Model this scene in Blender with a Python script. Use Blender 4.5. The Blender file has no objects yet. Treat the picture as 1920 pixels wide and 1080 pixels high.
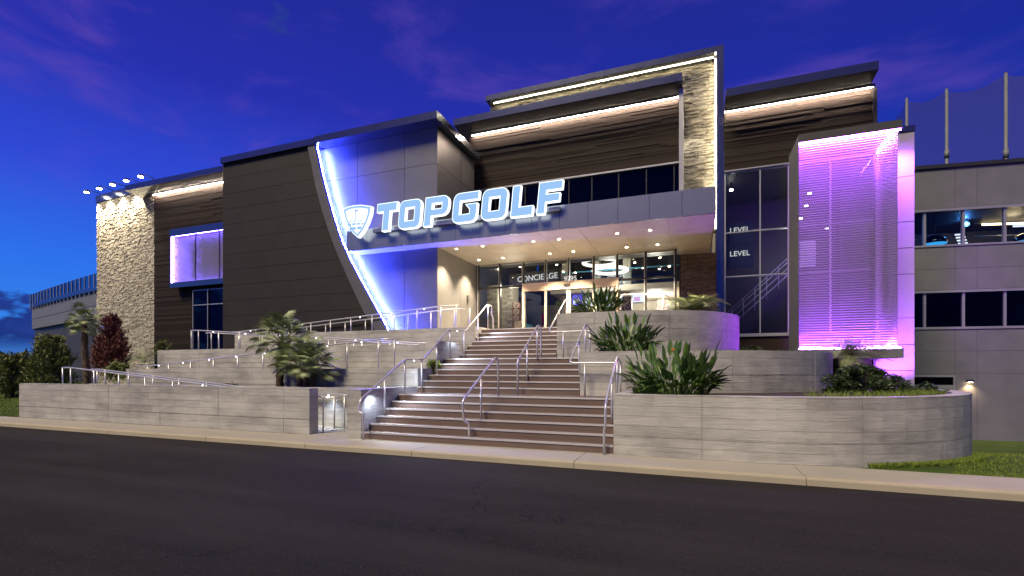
import bpy, bmesh, math, random
from mathutils import Vector, Matrix, Euler, Quaternion
random.seed(11)
R = math.radians
scene = bpy.context.scene
COL = scene.collection

# ------------------------------------------------------------------ camera
CAMZ = 1.65
YAW = R(20.6)
FPX, CX, HY = 907.0, 960.0, 692.0
cam_d = bpy.data.cameras.new('camera')
cam = bpy.data.objects.new('camera', cam_d); COL.objects.link(cam)
cam.location = (0, 0, CAMZ); cam.rotation_euler = (R(90), 0, YAW)
cam_d.sensor_width = 36; cam_d.lens = 36 * FPX / 1920
cam_d.shift_y = (HY - 540) / 1920
cam_d.clip_start = 0.1; cam_d.clip_end = 6000
scene.camera = cam

# ------------------------------------------------------------------ exposure
EXPO = 1.0
vs = scene.view_settings
vs.view_transform = 'Standard'; vs.look = 'None'; vs.gamma = 1; vs.exposure = EXPO
vs.use_curve_mapping = False
cy = scene.cycles
cy.use_denoising = True
cy.max_bounces = 6; cy.diffuse_bounces = 3; cy.glossy_bounces = 3; cy.transparent_max_bounces = 14
cy.transmission_bounces = 3
cy.sample_clamp_indirect = 3.0
cy.caustics_reflective = False; cy.caustics_refractive = False

# ------------------------------------------------------------------ sky (dusk)
w = bpy.data.worlds.new('World'); scene.world = w; w.use_nodes = True
nt = w.node_tree; nt.nodes.clear()
def N(t, **kw):
    n = nt.nodes.new(t)
    for k, v in kw.items(): setattr(n, k, v)
    return n
def L(a, b): nt.links.new(a, b)
def MATH(op, a, b=None, clamp=False):
    n = N('ShaderNodeMath', operation=op, use_clamp=clamp)
    for i, v in enumerate((a, b)):
        if v is None: continue
        if isinstance(v, (int, float)): n.inputs[i].default_value = v
        else: L(v, n.inputs[i])
    return n.outputs[0]
def SR(a, f0, f1, t0=0.0, t1=1.0):
    n = N('ShaderNodeMapRange', interpolation_type='SMOOTHSTEP')
    L(a, n.inputs[0])
    for i, v in enumerate((f0, f1, t0, t1)): n.inputs[i + 1].default_value = v
    return n.outputs[0]
def lin(c): return tuple(((v / 255) / 12.92 if v / 255 <= .04045 else ((v / 255 + .055) / 1.055) ** 2.4) for v in c)
def RAMP(fac, stops):
    n = N('ShaderNodeValToRGB'); L(fac, n.inputs[0]); e = n.color_ramp.elements
    while len(e) < len(stops): e.new(.5)
    for el, (p, c) in zip(e, stops): el.position = p; el.color = (*lin(c), 1)
    return n.outputs[0]
def MIX(f, a, b, bt='MIX'):
    n = N('ShaderNodeMix', data_type='RGBA', blend_type=bt)
    if isinstance(f, (int, float)): n.inputs[0].default_value = f
    else: L(f, n.inputs[0])
    for i, v in ((6, a), (7, b)):
        if isinstance(v, tuple): n.inputs[i].default_value = (*v, 1)
        else: L(v, n.inputs[i])
    return n.outputs[2]
tc = N('ShaderNodeTexCoord'); sep = N('ShaderNodeSeparateXYZ'); L(tc.outputs['Generated'], sep.inputs[0])
el = sep.outputs[2]
dotn = N('ShaderNodeVectorMath', operation='DOT_PRODUCT'); L(tc.outputs['Generated'], dotn.inputs[0])
dotn.inputs[1].default_value = (-0.97, 0.25, 0.0)              # towards the after-glow
az = SR(dotn.outputs['Value'], -.75, 1.0)
left = RAMP(el, [(0, (70, 120, 190)), (.06, (52, 128, 226)), (.17, (44, 108, 228)), (.30, (46, 72, 208)), (.45, (38, 47, 168)), (.8, (24, 30, 112))])
right = RAMP(el, [(0, (24, 52, 130)), (.15, (4, 38, 146)), (.33, (12, 42, 146)), (.55, (26, 40, 138)), (.85, (18, 26, 100))])
col = MIX(az, right, left)
# thin magenta cirrus
mp = N('ShaderNodeMapping'); mp.inputs['Scale'].default_value = (1.2, 2.2, 4.5); mp.inputs['Rotation'].default_value = (.5, .35, .3)
L(tc.outputs['Generated'], mp.inputs[0])
nz = N('ShaderNodeTexNoise'); nz.inputs['Scale'].default_value = 2.6; nz.inputs['Detail'].default_value = 7; nz.inputs['Roughness'].default_value = .55; nz.inputs['Distortion'].default_value = .5
L(mp.outputs[0], nz.inputs['Vector'])
cir = MATH('MULTIPLY', SR(nz.outputs[0], .48, .78), SR(el, .22, .4))
col = MIX(MATH('MULTIPLY', cir, .68), col, lin((98, 72, 172)))
# low dark cumulus bank
mp2 = N('ShaderNodeMapping'); mp2.inputs['Scale'].default_value = (1, 1, 2.0); L(tc.outputs['Generated'], mp2.inputs[0])
nz2 = N('ShaderNodeTexNoise'); nz2.inputs['Scale'].default_value = 9.0; nz2.inputs['Detail'].default_value = 8; nz2.inputs['Roughness'].default_value = .55
L(mp2.outputs[0], nz2.inputs['Vector'])
band = SR(el, .03, .20, .22, -.24)
cm = SR(MATH('ADD', MATH('MULTIPLY', nz2.outputs[0], 1.5), band), .74, .86)
cm = MATH('MULTIPLY', cm, SR(el, .012, .05))
cc = MIX(SR(nz2.outputs[0], .35, .7), lin((22, 34, 104)), lin((38, 56, 142)))
col = MIX(MATH('MULTIPLY', cm, .93), col, cc)
bg = N('ShaderNodeBackground'); L(col, bg.inputs[0]); bg.inputs[1].default_value = 1.08 / 2 ** EXPO
wo = N('ShaderNodeOutputWorld'); L(bg.outputs[0], wo.inputs[0])

# ------------------------------------------------------------------ one soft distant light (car-park floods behind the camera)
sd = bpy.data.lights.new('sun', 'SUN'); so = bpy.data.objects.new('sun', sd); COL.objects.link(so)
sd.energy = 2.05; sd.angle = R(20); sd.color = (1.0, .835, .55)
so.rotation_euler = Vector((.24, .60, -.76)).to_track_quat('-Z', 'Y').to_euler()

# ------------------------------------------------------------------ picking real coordinates
SN, CS = math.sin(YAW), math.cos(YAW)
def ray(px, py):
    u = (px - CX) / FPX; v = (HY - py) / FPX
    return Vector((-SN + CS * u, CS + SN * u, v))
def at(px, py, Y):                      # point of the vertical plane Y = const
    d = ray(px, py); t = Y / d.y
    return Vector((t * d.x, Y, CAMZ + t * d.z))
def fx(px, Y): return at(px, 600, Y).x
def fz(px, py, Y): return at(px, py, Y).z
def onz(px, py, Z):                     # point of a level plane
    d = ray(px, py); t = (Z - CAMZ) / d.z
    return Vector((t * d.x, t * d.y, Z))
def onp(px, py, p0, dr):                # point of a vertical plane through p0 along dr
    d = ray(px, py); n = Vector((-dr[1], dr[0], 0))
    t = (Vector((p0[0], p0[1], 0)).dot(n)) / d.dot(n)
    return Vector((t * d.x, t * d.y, CAMZ + t * d.z))

# ------------------------------------------------------------------ materials
def mat(name):
    m = bpy.data.materials.new(name); m.use_nodes = True; t = m.node_tree; t.nodes.clear()
    return m, t
class G:                                # small node-graph helper
    def __init__(s, t): s.t = t
    def n(s, ty, **kw):
        n = s.t.nodes.new(ty)
        for k, v in kw.items(): setattr(n, k, v)
        return n
    def l(s, a, b): s.t.links.new(a, b)
    def pos(s, scale=(1, 1, 1), rot=(0, 0, 0)):
        g = s.n('ShaderNodeNewGeometry'); m = s.n('ShaderNodeMapping'); m.inputs['Scale'].default_value = scale; m.inputs['Rotation'].default_value = rot
        s.l(g.outputs['Position'], m.inputs[0]); return m.outputs[0]
    def noise(s, vec, scale=1, detail=4, rough=.5, dist=0):
        n = s.n('ShaderNodeTexNoise'); s.l(vec, n.inputs['Vector'])
        for k, v in (('Scale', scale), ('Detail', detail), ('Roughness', rough), ('Distortion', dist)): n.inputs[k].default_value = v
        return n.outputs[0]
    def ramp(s, f, stops):
        n = s.n('ShaderNodeValToRGB'); s.l(f, n.inputs[0]); e = n.color_ramp.elements
        while len(e) < len(stops): e.new(.5)
        for a, (p, c) in zip(e, stops): a.position = p; a.color = (*c, 1)
        return n.outputs[0]
    def mix(s, f, a, b, bt='MIX'):
        n = s.n('ShaderNodeMix', data_type='RGBA', blend_type=bt)
        if isinstance(f, (int, float)): n.inputs[0].default_value = f
        else: s.l(f, n.inputs[0])
        for i, v in ((6, a), (7, b)):
            if isinstance(v, tuple): n.inputs[i].default_value = (*v, 1)
            else: s.l(v, n.inputs[i])
        return n.outputs[2]
    def math(s, op, a, b=None):
        n = s.n('ShaderNodeMath', operation=op)
        for i, v in enumerate((a, b)):
            if v is None: continue
            if isinstance(v, (int, float)): n.inputs[i].default_value = v
            else: s.l(v, n.inputs[i])
        return n.outputs[0]
    def bump(s, h, st=.3, d=.02):
        n = s.n('ShaderNodeBump'); n.inputs['Strength'].default_value = st; n.inputs['Distance'].default_value = d; s.l(h, n.inputs['Height']); return n.outputs[0]
    def out(s, col, rough=.5, metal=0, bump=None, spec=.5, emit=None, es=0):
        p = s.n('ShaderNodeBsdfPrincipled'); o = s.n('ShaderNodeOutputMaterial')
        if isinstance(col, tuple): p.inputs['Base Color'].default_value = (*col, 1)
        else: s.l(col, p.inputs['Base Color'])
        if isinstance(rough, (int, float)): p.inputs['Roughness'].default_value = rough
        else: s.l(rough, p.inputs['Roughness'])
        p.inputs['Metallic'].default_value = metal; p.inputs['Specular IOR Level'].default_value = spec
        if bump is not None: s.l(bump, p.inputs['Normal'])
        s.l(p.outputs[0], o.inputs[0]); return p
M = {}
def paint(name, c, rough=.45, metal=0, var=.12, spec=.5, sc=1.3, rv=.12):
    m, t = mat(name); g = G(t)
    nz = g.noise(g.pos(), sc, 5, .6)
    c2 = g.ramp(nz, [(.3, tuple(v * (1 - var) for v in c)), (.7, tuple(v * (1 + var) for v in c))])
    rr = g.math('MULTIPLY_ADD', g.noise(g.pos(), 5, 3), rv)
    rr.node.inputs[2].default_value = max(rough - rv / 2, .05)
    g.out(c2, rr, metal, spec=spec); M[name] = m; return m
def glow(name, c, s):
    m, t = mat(name); g = G(t); e = g.n('ShaderNodeEmission'); o = g.n('ShaderNodeOutputMaterial')
    e.inputs[0].default_value = (*c, 1); e.inputs[1].default_value = s; g.l(e.outputs[0], o.inputs[0]); M[name] = m; return m
paint('grey_panel', (.115, .114, .116), .42, .15)
paint('canopy_panel', (.31, .32, .345), .27, .72, .03, rv=.02)
paint('soffit_panel', (.46, .43, .39), .6, 0)
paint('dark_panel', (.024, .021, .018), .6, .0, .15, spec=.3)
paint('coping', (.17, .185, .22), .18, .9, .06, rv=.04)
paint('dark_metal', (.05, .05, .055), .4, .4)
paint('wing_panel', (.15, .153, .168), .5, 0)
paint('wing_dark', (.045, .044, .044), .5, 0)
paint('purple_pier', (.30, .29, .31), .5, 0, .05)
paint('black_frame', (.02, .02, .022), .4, .3)
paint('light_frame', (.42, .42, .43), .35, .5)
paint('bronze_frame', (.58, .46, .37), .4, .25)
paint('steel', (.62, .62, .65), .34, .55, .06)
paint('nosing', (.46, .44, .43), .42, .35, .08)
paint('cream', (.62, .57, .46), .7)
paint('navy', (.03, .04, .09), .6)
paint('interior_dark', (.035, .033, .04), .6); paint('violet_board', (.13, .12, .145), .6)
paint('brown_wood', (.20, .10, .05), .45)
paint('soil', (.035, .028, .02), .95, 0, .4, sc=9)
paint('white_paint', (.75, .74, .72), .5)
paint('pole_grey', (.17, .18, .19), .5, .1)
paint('magenta_print', (.6, .03, .25), .5)
paint('teal_print', (.05, .25, .4), .5)
paint('black_gloss', (.01, .01, .012), .15)
paint('fabric_tan', (.42, .33, .25), .8)
paint('orange_petal', (.85, .28, .02), .5)
paint('far_dark', (.03, .035, .05), .9)

# board-formed concrete
def concrete(name, c, row=.19, contrast=.3):
    m, t = mat(name); g = G(t)
    geo = g.n('ShaderNodeNewGeometry'); sp = g.n('ShaderNodeSeparateXYZ'); g.l(geo.outputs['Position'], sp.inputs[0])
    along = g.math('ADD', sp.outputs[0], sp.outputs[1])
    zi = g.math('FLOOR', g.math('DIVIDE', sp.outputs[2], row))
    seg = g.math('FLOOR', g.math('DIVIDE', g.math('ADD', along, g.math('MULTIPLY', zi, 1.37)), 2.6))
    cb = g.n('ShaderNodeCombineXYZ'); g.l(seg, cb.inputs[0]); g.l(zi, cb.inputs[1])
    wn = g.n('ShaderNodeTexWhiteNoise', noise_dimensions='2D'); g.l(cb.outputs[0], wn.inputs[0])
    cb2 = g.n('ShaderNodeCombineXYZ'); g.l(g.math('MULTIPLY', along, .8), cb2.inputs[0]); g.l(g.math('MULTIPLY', sp.outputs[2], 5.5), cb2.inputs[1]); g.l(zi, cb2.inputs[2])
    streak = g.noise(cb2.outputs[0], 1.6, 6, .6, .8)
    cb3 = g.n('ShaderNodeCombineXYZ'); g.l(g.math('MULTIPLY', along, 1.1), cb3.inputs[0]); g.l(g.math('MULTIPLY', sp.outputs[2], 26), cb3.inputs[1]); g.l(zi, cb3.inputs[2])
    grain = g.noise(cb3.outputs[0], 1.5, 5, .6, 1.6)
    blot = g.noise(g.pos((1, 1, 1.6)), .9, 5, .6)
    f = g.math('ADD', g.math('MULTIPLY', wn.outputs[0], .10), g.math('ADD', g.math('MULTIPLY', streak, .42), g.math('MULTIPLY', blot, .80)))
    lo = tuple(v * (1 - contrast) for v in c); hi = tuple(min(v * (1 + contrast * .8), .9) for v in c)
    col = g.ramp(f, [(.42, lo), (.64, c), (.82, hi)])
    frac = g.math('FRACT', g.math('DIVIDE', sp.outputs[2], row))
    groove = g.math('GREATER_THAN', g.math('ABSOLUTE', g.math('SUBTRACT', frac, .5)), .475)
    col = g.mix(g.math('MULTIPLY', groove, .22), col, tuple(v * .45 for v in c))
    # tie-hole pits
    vo = g.n('ShaderNodeTexVoronoi'); g.l(g.pos((1.2, 1.2, 3)), vo.inputs['Vector']); vo.inputs['Scale'].default_value = 2.2
    pit = g.math('LESS_THAN', vo.outputs['Distance'], .035)
    col = g.mix(g.math('MULTIPLY', pit, .45), col, (.05, .05, .045))
    h = g.math('ADD', g.math('MULTIPLY', grain, .8), g.math('ADD', g.math('MULTIPLY', wn.outputs[0], .5), g.math('MULTIPLY', groove, -.9)))
    rg = g.n('ShaderNodeMapRange'); g.l(streak, rg.inputs[0]); rg.inputs[3].default_value = .36; rg.inputs[4].default_value = .72
    g.out(col, rg.outputs[0], 0, g.bump(h, .8, .018), spec=.5); M[name] = m
concrete('concrete', (.375, .368, .348), contrast=.42)

def pavement(name, c):
    m, t = mat(name); g = G(t)
    a = g.noise(g.pos(), .8, 6, .65); b = g.noise(g.pos(), 42, 3, .6)
    col = g.mix(.35, g.ramp(a, [(.3, tuple(v * .78 for v in c)), (.7, c)]), g.ramp(b, [(.3, tuple(v * .7 for v in c)), (.7, tuple(v * 1.15 for v in c))]))
    g.out(col, .8, 0, g.bump(b, .2, .004), spec=.3); M[name] = m
pavement('pavement', (.40, .375, .33)); pavement('kerb', (.43, .385, .29))

m, t = mat('asphalt'); g = G(t)
a = g.noise(g.pos(), .35, 5, .6); b = g.noise(g.pos(), 55, 4, .7); c_ = g.noise(g.pos((.3, 2.2, 1)), 1.0, 5, .6)
col = g.ramp(g.math('ADD', g.math('MULTIPLY', a, .5), g.math('MULTIPLY', c_, .5)), [(.34, (.0125, .0112, .0108)), (.66, (.027, .0242, .0232))])
vo = g.n('ShaderNodeTexVoronoi'); g.l(g.pos(), vo.inputs['Vector']); vo.inputs['Scale'].default_value = 20
sp_ = g.math('LESS_THAN', vo.outputs['Distance'], .12)
wn = g.n('ShaderNodeTexWhiteNoise'); g.l(vo.outputs['Color'], wn.inputs[0])
sp2 = g.math('MULTIPLY', sp_, g.math('GREATER_THAN', wn.outputs[0], .72))
col = g.mix(g.math('MULTIPLY', sp2, .8), col, (.14, .125, .11))
col = g.mix(g.ramp(b, [(.48, (0, 0, 0)), (.72, (.75, .75, .75))]), col, (.05, .045, .043))
vc = g.n('ShaderNodeTexVoronoi', feature='DISTANCE_TO_EDGE'); wob = g.n('ShaderNodeVectorMath', operation='ADD'); ns = g.n('ShaderNodeTexNoise'); ns.inputs['Scale'].default_value = 2.5
pp = g.pos((.22, .30, 1)); g.l(g.pos(), ns.inputs['Vector']); sc_ = g.n('ShaderNodeVectorMath', operation='SCALE'); sc_.inputs['Scale'].default_value = .16; g.l(ns.outputs['Color'], sc_.inputs[0]); g.l(pp, wob.inputs[0]); g.l(sc_.outputs[0], wob.inputs[1]); g.l(wob.outputs[0], vc.inputs['Vector']); vc.inputs['Scale'].default_value = 1.0
crk = g.math('MULTIPLY', g.math('LESS_THAN', vc.outputs['Distance'], .0035), g.math('GREATER_THAN', g.noise(g.pos(), .45, 2), .5))
col = g.mix(g.math('MULTIPLY', crk, .55), col, (.008, .007, .007))
trk = g.noise(g.pos((.03, .9, 1)), 1.0, 3, .5)
col = g.mix(g.ramp(trk, [(.45, (0, 0, 0)), (.68, (.55, .55, .55))]), col, (.038, .0345, .0335))
g.out(col, .9, 0, g.bump(b, .9, .02), spec=.12); M['asphalt'] = m

m, t = mat('stair_tile'); g = G(t)
b = g.noise(g.pos(), 60, 3, .6); a = g.noise(g.pos(), 1.4, 4)
col = g.mix(.5, g.ramp(b, [(.3, (.095, .066, .054)), (.7, (.19, .135, .112))]), g.ramp(a, [(.3, (.12, .084, .069)), (.7, (.165, .118, .098))]))
g.out(col, .5, 0, spec=.4); M['stair_tile'] = m

def woodwall(name):
    m, t = mat(name); g = G(t)
    gi = g.n('ShaderNodeNewGeometry')
    st = g.noise(g.pos((1.2, 1.2, 30)), 1.2, 5, .6)
    isl = g.ramp(gi.outputs['Random Per Island'], [(0, (.010, .0065, .005)), (.5, (.02, .013, .010)), (1, (.034, .023, .018))])
    col = g.mix(.28, isl, g.ramp(st, [(.3, (.008, .0055, .0045)), (.7, (.03, .02, .016))]))
    g.out(col, .7, 0, g.bump(st, .15, .004), spec=.2); M[name] = m
woodwall('wood')
def stone(name, stops):
    m, t = mat(name); g = G(t); gi = g.n('ShaderNodeNewGeometry')
    isl = g.ramp(gi.outputs['Random Per Island'], stops)
    nz = g.noise(g.pos(), 9, 5, .65)
    col = g.mix(.45, isl, g.ramp(nz, [(.3, tuple(v * .6 for v in stops[1][1])), (.7, tuple(v * 1.3 for v in stops[-1][1]))]))
    g.out(col, .8, 0, g.bump(g.noise(g.pos(), 22, 5, .7), .9, .03), spec=.3); M[name] = m
stone('stone', [(0, (.09, .08, .07)), (.35, (.27, .245, .20)), (.7, (.38, .35, .30)), (1, (.55, .51, .44))])
stone('stone_red', [(0, (.09, .06, .055)), (.4, (.20, .13, .115)), (.7, (.26, .17, .14)), (1, (.36, .27, .24))])

def leafmat(name, dark, light, rough=.42):
    m, t = mat(name); g = G(t); oi = g.n('ShaderNodeObjectInfo'); gi = g.n('ShaderNodeNewGeometry')
    f = g.math('FRACT', g.math('ADD', oi.outputs['Random'], gi.outputs['Random Per Island']))
    nz = g.noise(g.pos(), 7, 3)
    col = g.mix(.35, g.ramp(f, [(0, dark), (1, light)]), g.ramp(nz, [(.3, dark), (.7, light)]))
    g.out(col, rough, 0, spec=.45); M[name] = m
leafmat('leaf_paradise', (.02, .06, .014), (.13, .23, .04))
leafmat('leaf_palm', (.11, .155, .065), (.38, .44, .20))
leafmat('leaf_yellow', (.10, .11, .02), (.35, .32, .05))
leafmat('leaf_bush', (.09, .12, .035), (.30, .33, .11), .6)
leafmat('leaf_red', (.09, .035, .026), (.29, .09, .075), .6)
leafmat('leaf_dark', (.012, .028, .01), (.05, .085, .022), .4)
leafmat('leaf_grass', (.06, .10, .015), (.25, .33, .05), .6)
leafmat('bark', (.045, .03, .02), (.15, .10, .065), .9)
m, t = mat('lawn'); g = G(t)
col = g.mix(.5, g.ramp(g.noise(g.pos(), 1.1, 5), [(.3, (.03, .055, .01)), (.7, (.085, .14, .022))]), g.ramp(g.noise(g.pos(), 30, 4), [(.3, (.012, .03, .006)), (.7, (.08, .13, .025))]))
g.out(col, .9, 0, g.bump(g.noise(g.pos(), 40, 4), .8, .03), spec=.2); M['lawn'] = m

def glassmat(name, tint, ior_f=.28, refl=(.42, .42, .46)):
    m, t = mat(name); g = G(t); tr = g.n('ShaderNodeBsdfTransparent'); tr.inputs[0].default_value = (*tint, 1)
    gl = g.n('ShaderNodeBsdfGlossy'); gl.inputs['Roughness'].default_value = .015; gl.inputs[0].default_value = (*refl, 1)
    lw = g.n('ShaderNodeFresnel'); lw.inputs[0].default_value = 1.5
    mx = g.n('ShaderNodeMixShader'); g.l(g.math('ADD', g.math('MULTIPLY', lw.outputs[0], .6), ior_f * .05), mx.inputs[0])
    g.l(tr.outputs[0], mx.inputs[1]); g.l(gl.outputs[0], mx.inputs[2]); o = g.n('ShaderNodeOutputMaterial'); g.l(mx.outputs[0], o.inputs[0]); M[name] = m
glassmat('glass', (.86, .9, .93)); glassmat('glass_dark', (.42, .45, .52)); glassmat('glass_rail', (.7, .82, .9), 1.2)

# woven metal curtain: rows of bright wire with open gaps (the weave is only a few mm)
def meshmat(name, rows=12.0, cols=16.0, cover=.6, c=(.19, .18, .205)):
    m, t = mat(name); g = G(t); geo = g.n('ShaderNodeNewGeometry'); sp = g.n('ShaderNodeSeparateXYZ'); g.l(geo.outputs['Position'], sp.inputs[0])
    al = g.math('ADD', sp.outputs[0], sp.outputs[1])
    row = g.math('FLOOR', g.math('MULTIPLY', sp.outputs[2], rows))
    fz_ = g.math('FRACT', g.math('MULTIPLY', sp.outputs[2], rows))
    fa = g.math('FRACT', g.math('ADD', g.math('MULTIPLY', al, cols), g.math('MULTIPLY', row, .5)))
    wire = g.math('MAXIMUM', g.math('LESS_THAN', fz_, cover), g.math('MULTIPLY', g.math('LESS_THAN', fa, .3), 1.0))
    p = g.n('ShaderNodeBsdfPrincipled'); p.inputs['Base Color'].default_value = (*c, 1); p.inputs['Metallic'].default_value = .2; p.inputs['Roughness'].default_value = .45
    hh = g.math('SINE', g.math('MULTIPLY', g.math('DIVIDE', fz_, cover), math.pi)); g.l(g.bump(hh, 1.0, .022), p.inputs['Normal'])
    tr = g.n('ShaderNodeBsdfTransparent'); mx = g.n('ShaderNodeMixShader'); g.l(wire, mx.inputs[0]); g.l(tr.outputs[0], mx.inputs[1]); g.l(p.outputs[0], mx.inputs[2])
    o = g.n('ShaderNodeOutputMaterial'); g.l(mx.outputs[0], o.inputs[0]); M[name] = m
meshmat('wire_mesh')
m, t = mat('net'); g = G(t); tr = g.n('ShaderNodeBsdfTransparent'); df = g.n('ShaderNodeBsdfDiffuse'); df.inputs[0].default_value = (.10, .085, .13, 1)
mx = g.n('ShaderNodeMixShader'); mx.inputs[0].default_value = .42; g.l(tr.outputs[0], mx.inputs[1]); g.l(df.outputs[0], mx.inputs[2]); o = g.n('ShaderNodeOutputMaterial'); g.l(mx.outputs[0], o.inputs[0]); M['net'] = m

glow('led_warm', (1, .78, .60), 210); glow('led_frame', (1, .85, .54), 17)
glow('led_blue', (.045, .065, 1), 800); glow('led_purple', (.40, .07, 1), 440); glow('led_violet', (.17, .10, 1), 125)
glow('lamp_white', (1, .92, .74), 30); glow('lamp_warm', (1, .74, .40), 22); glow('puck', (.82, .88, 1), 9)
glow('sign_edge', (.86, .93, 1), 1.0); glow('sign_face', (.34, .58, .95), .5); glow('sign_white', (.9, .95, 1), .62)
glow('ring_light', (1, .92, .72), 1.3); glow('screen_white', (.85, .88, 1), .75); glow('screen_blue', (.12, .10, .8), .7); glow('screen_pink', (.85, .45, .75), .6)
glow('screen_cyan', (.05, .45, 1), 1.1); glow('tube_yellow', (1, .74, .34), 4.0); glow('blue_lamp', (.08, .35, 1), 9); glow('dome_cyan', (.05, .45, .95), .55)

# ------------------------------------------------------------------ mesh builder
ORG = {}
class MB:
    def __init__(s): s.v = []; s.f = []; s.smooth = False
    def box(s, x0, x1, y0, y1, z0, z1):
        b = len(s.v); s.v += [(x, y, z) for z in (z0, z1) for y in (y0, y1) for x in (x0, x1)]
        s.f += [tuple(b + i for i in q) for q in ((0, 2, 3, 1), (4, 5, 7, 6), (0, 1, 5, 4), (2, 6, 7, 3), (0, 4, 6, 2), (1, 3, 7, 5))]; return s
    def obox(s, p, dr, l0, l1, d0, d1, z0, z1):      # box in a plan frame: p origin, dr along, depth to the left of dr
        dr = Vector((dr[0], dr[1])).normalized(); n = Vector((-dr.y, dr.x)); b = len(s.v)
        for z in (z0, z1):
            for d in (d0, d1):
                for l in (l0, l1):
                    q = Vector((p[0], p[1])) + dr * l + n * d; s.v.append((q.x, q.y, z))
        s.f += [tuple(b + i for i in q) for q in ((0, 2, 3, 1), (4, 5, 7, 6), (0, 1, 5, 4), (2, 6, 7, 3), (0, 4, 6, 2), (1, 3, 7, 5))]; return s
    def prism(s, a, b):                              # two matching loops of points
        n = len(a); o = len(s.v); s.v += [tuple(p) for p in a] + [tuple(p) for p in b]
        s.f.append(tuple(o + i for i in range(n))); s.f.append(tuple(o + n + i for i in reversed(range(n))))
        for i in range(n): j = (i + 1) % n; s.f.append((o + i, o + n + i, o + n + j, o + j))
        return s
    def pxz(s, poly, y0, y1): return s.prism([(x, y0, z) for x, z in poly], [(x, y1, z) for x, z in poly])
    def pxy(s, poly, z0, z1): return s.prism([(x, y, z0) for x, y in poly], [(x, y, z1) for x, y in poly])
    def pyz(s, poly, x0, x1): return s.prism([(x0, y, z) for y, z in poly], [(x1, y, z) for y, z in poly])
    def quad(s, *p): o = len(s.v); s.v += [tuple(q) for q in p]; s.f.append(tuple(range(o, o + len(p)))); return s
    def tube(s, pts, r, n=8, cap=True):
        pts = [Vector(p) for p in pts]; o = len(s.v); k = len(pts); s.smooth = True
        rr = r if isinstance(r, (list, tuple)) else [r] * k
        ref = None
        for i, p in enumerate(pts):
            d = (pts[min(i + 1, k - 1)] - pts[max(i - 1, 0)]).normalized()
            if ref is None: ref = Vector((0, 0, 1)) if abs(d.z) < .9 else Vector((1, 0, 0))
            a = d.cross(ref).normalized(); b = a.cross(d).normalized(); ref = b
            for j in range(n):
                th = 2 * math.pi * j / n; s.v.append(tuple(p + (a * math.cos(th) + b * math.sin(th)) * rr[i]))
        for i in range(k - 1):
            for j in range(n): q = (j + 1) % n; s.f.append((o + i * n + j, o + i * n + q, o + (i + 1) * n + q, o + (i + 1) * n + j))
        if cap: s.f.append(tuple(o + j for j in reversed(range(n)))); s.f.append(tuple(o + (k - 1) * n + j for j in range(n)))
        return s
    def disc(s, c, r, n=16, ax='z', th=.02):
        c = Vector(c); d = {'z': Vector((0, 0, th)), 'y': Vector((0, th, 0))}[ax]
        sm = s.smooth; s.tube([c, c + d], r, n); s.smooth = sm; return s
    def mesh(s, name, m, org=(0, 0, 0)):
        me = bpy.data.meshes.new(name); o = Vector(org)
        me.from_pydata([tuple(Vector(p) - o) for p in s.v], [], s.f); me.update()
        bm = bmesh.new(); bm.from_mesh(me); bmesh.ops.recalc_face_normals(bm, faces=bm.faces); bm.to_mesh(me); bm.free()
        if s.smooth:
            for p in me.polygons: p.use_smooth = len(p.vertices) == 4
        me.materials.append(M[m]); return me
    def build(s, name, m, parent=None, kind=None, label=None):
        if parent is not None: org = ORG[parent.name]
        else:
            xs, ys, zs = zip(*s.v); org = ((min(xs) + max(xs)) / 2, (min(ys) + max(ys)) / 2, min(zs))
        o = bpy.data.objects.new(name, s.mesh(name, m, org)); COL.objects.link(o); ORG[o.name] = org
        if parent is not None: o.parent = parent
        else: o.location = org
        if kind: o['kind'] = kind
        if label: o['label'] = label
        return o
def tag(o, label, cat, group=None):
    o['label'] = label; o['category'] = cat
    if group: o['group'] = group
    return o
def thing(name, loc, label, cat, group=None):
    o = bpy.data.objects.new(name, None); COL.objects.link(o); o.location = loc; o.empty_display_size = .2; ORG[o.name] = tuple(loc)
    return tag(o, label, cat, group)
def box(name, m, parent, *a, **k): return MB().box(*a).build(name, m, parent, **k)
def struct(name, mb, m): return mb.build(name, m, None, kind='structure')
def shrink(a, b, g=.006): return (a + g, b - g) if a < b else (a - g, b + g)

# ================================================================== SETTING
def sm(a, b, x):
    t = min(max((x - a) / (b - a), 0), 1); return t * t * (3 - 2 * t)
def gz(x, y):
    zr = -1.45 * sm(9.9, 25, y) - .03
    zl = .62 * sm(9.7, 14, y) - .02
    if x > -4: return zr
    if x < -19: return zl
    k = (x + 19) / 15; return zl * (1 - k) + zr * k
mb = MB()
xs = [-75 + i for i in range(126)]; ys = [9.53 + j * .9 for j in range(46)]
for y in ys:
    for x in xs: mb.v.append((x, y, gz(x, y)))
nx = len(xs)
for j in range(len(ys) - 1):
    for i in range(nx - 1): a = j * nx + i; mb.f.append((a, a + 1, a + nx + 1, a + nx))
mb.smooth = True
lawn = struct('lawn', mb, 'lawn')
struct('ground', MB().box(-2500, 2500, -1500, 3500, -3.0, -2.0), 'lawn')
struct('road', MB().box(-160, 110, -60, 8.47, -.6, -.12), 'asphalt')
kerb = struct('kerb', MB().box(-110, 60, 8.49, 8.60, -.3, -.012), 'kerb')
pave = struct('pavement', MB().box(-110, 60, 8.66, 9.58, -.3, -.012), 'pavement')
KJ = [-60, -52, -46, -40, -34, -28, -22.5, -18.5, -14.9, -11.2, -8.1, -5.35, -2.0, 1.6, 4.9, 8.4, 12, 17, 24]
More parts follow.
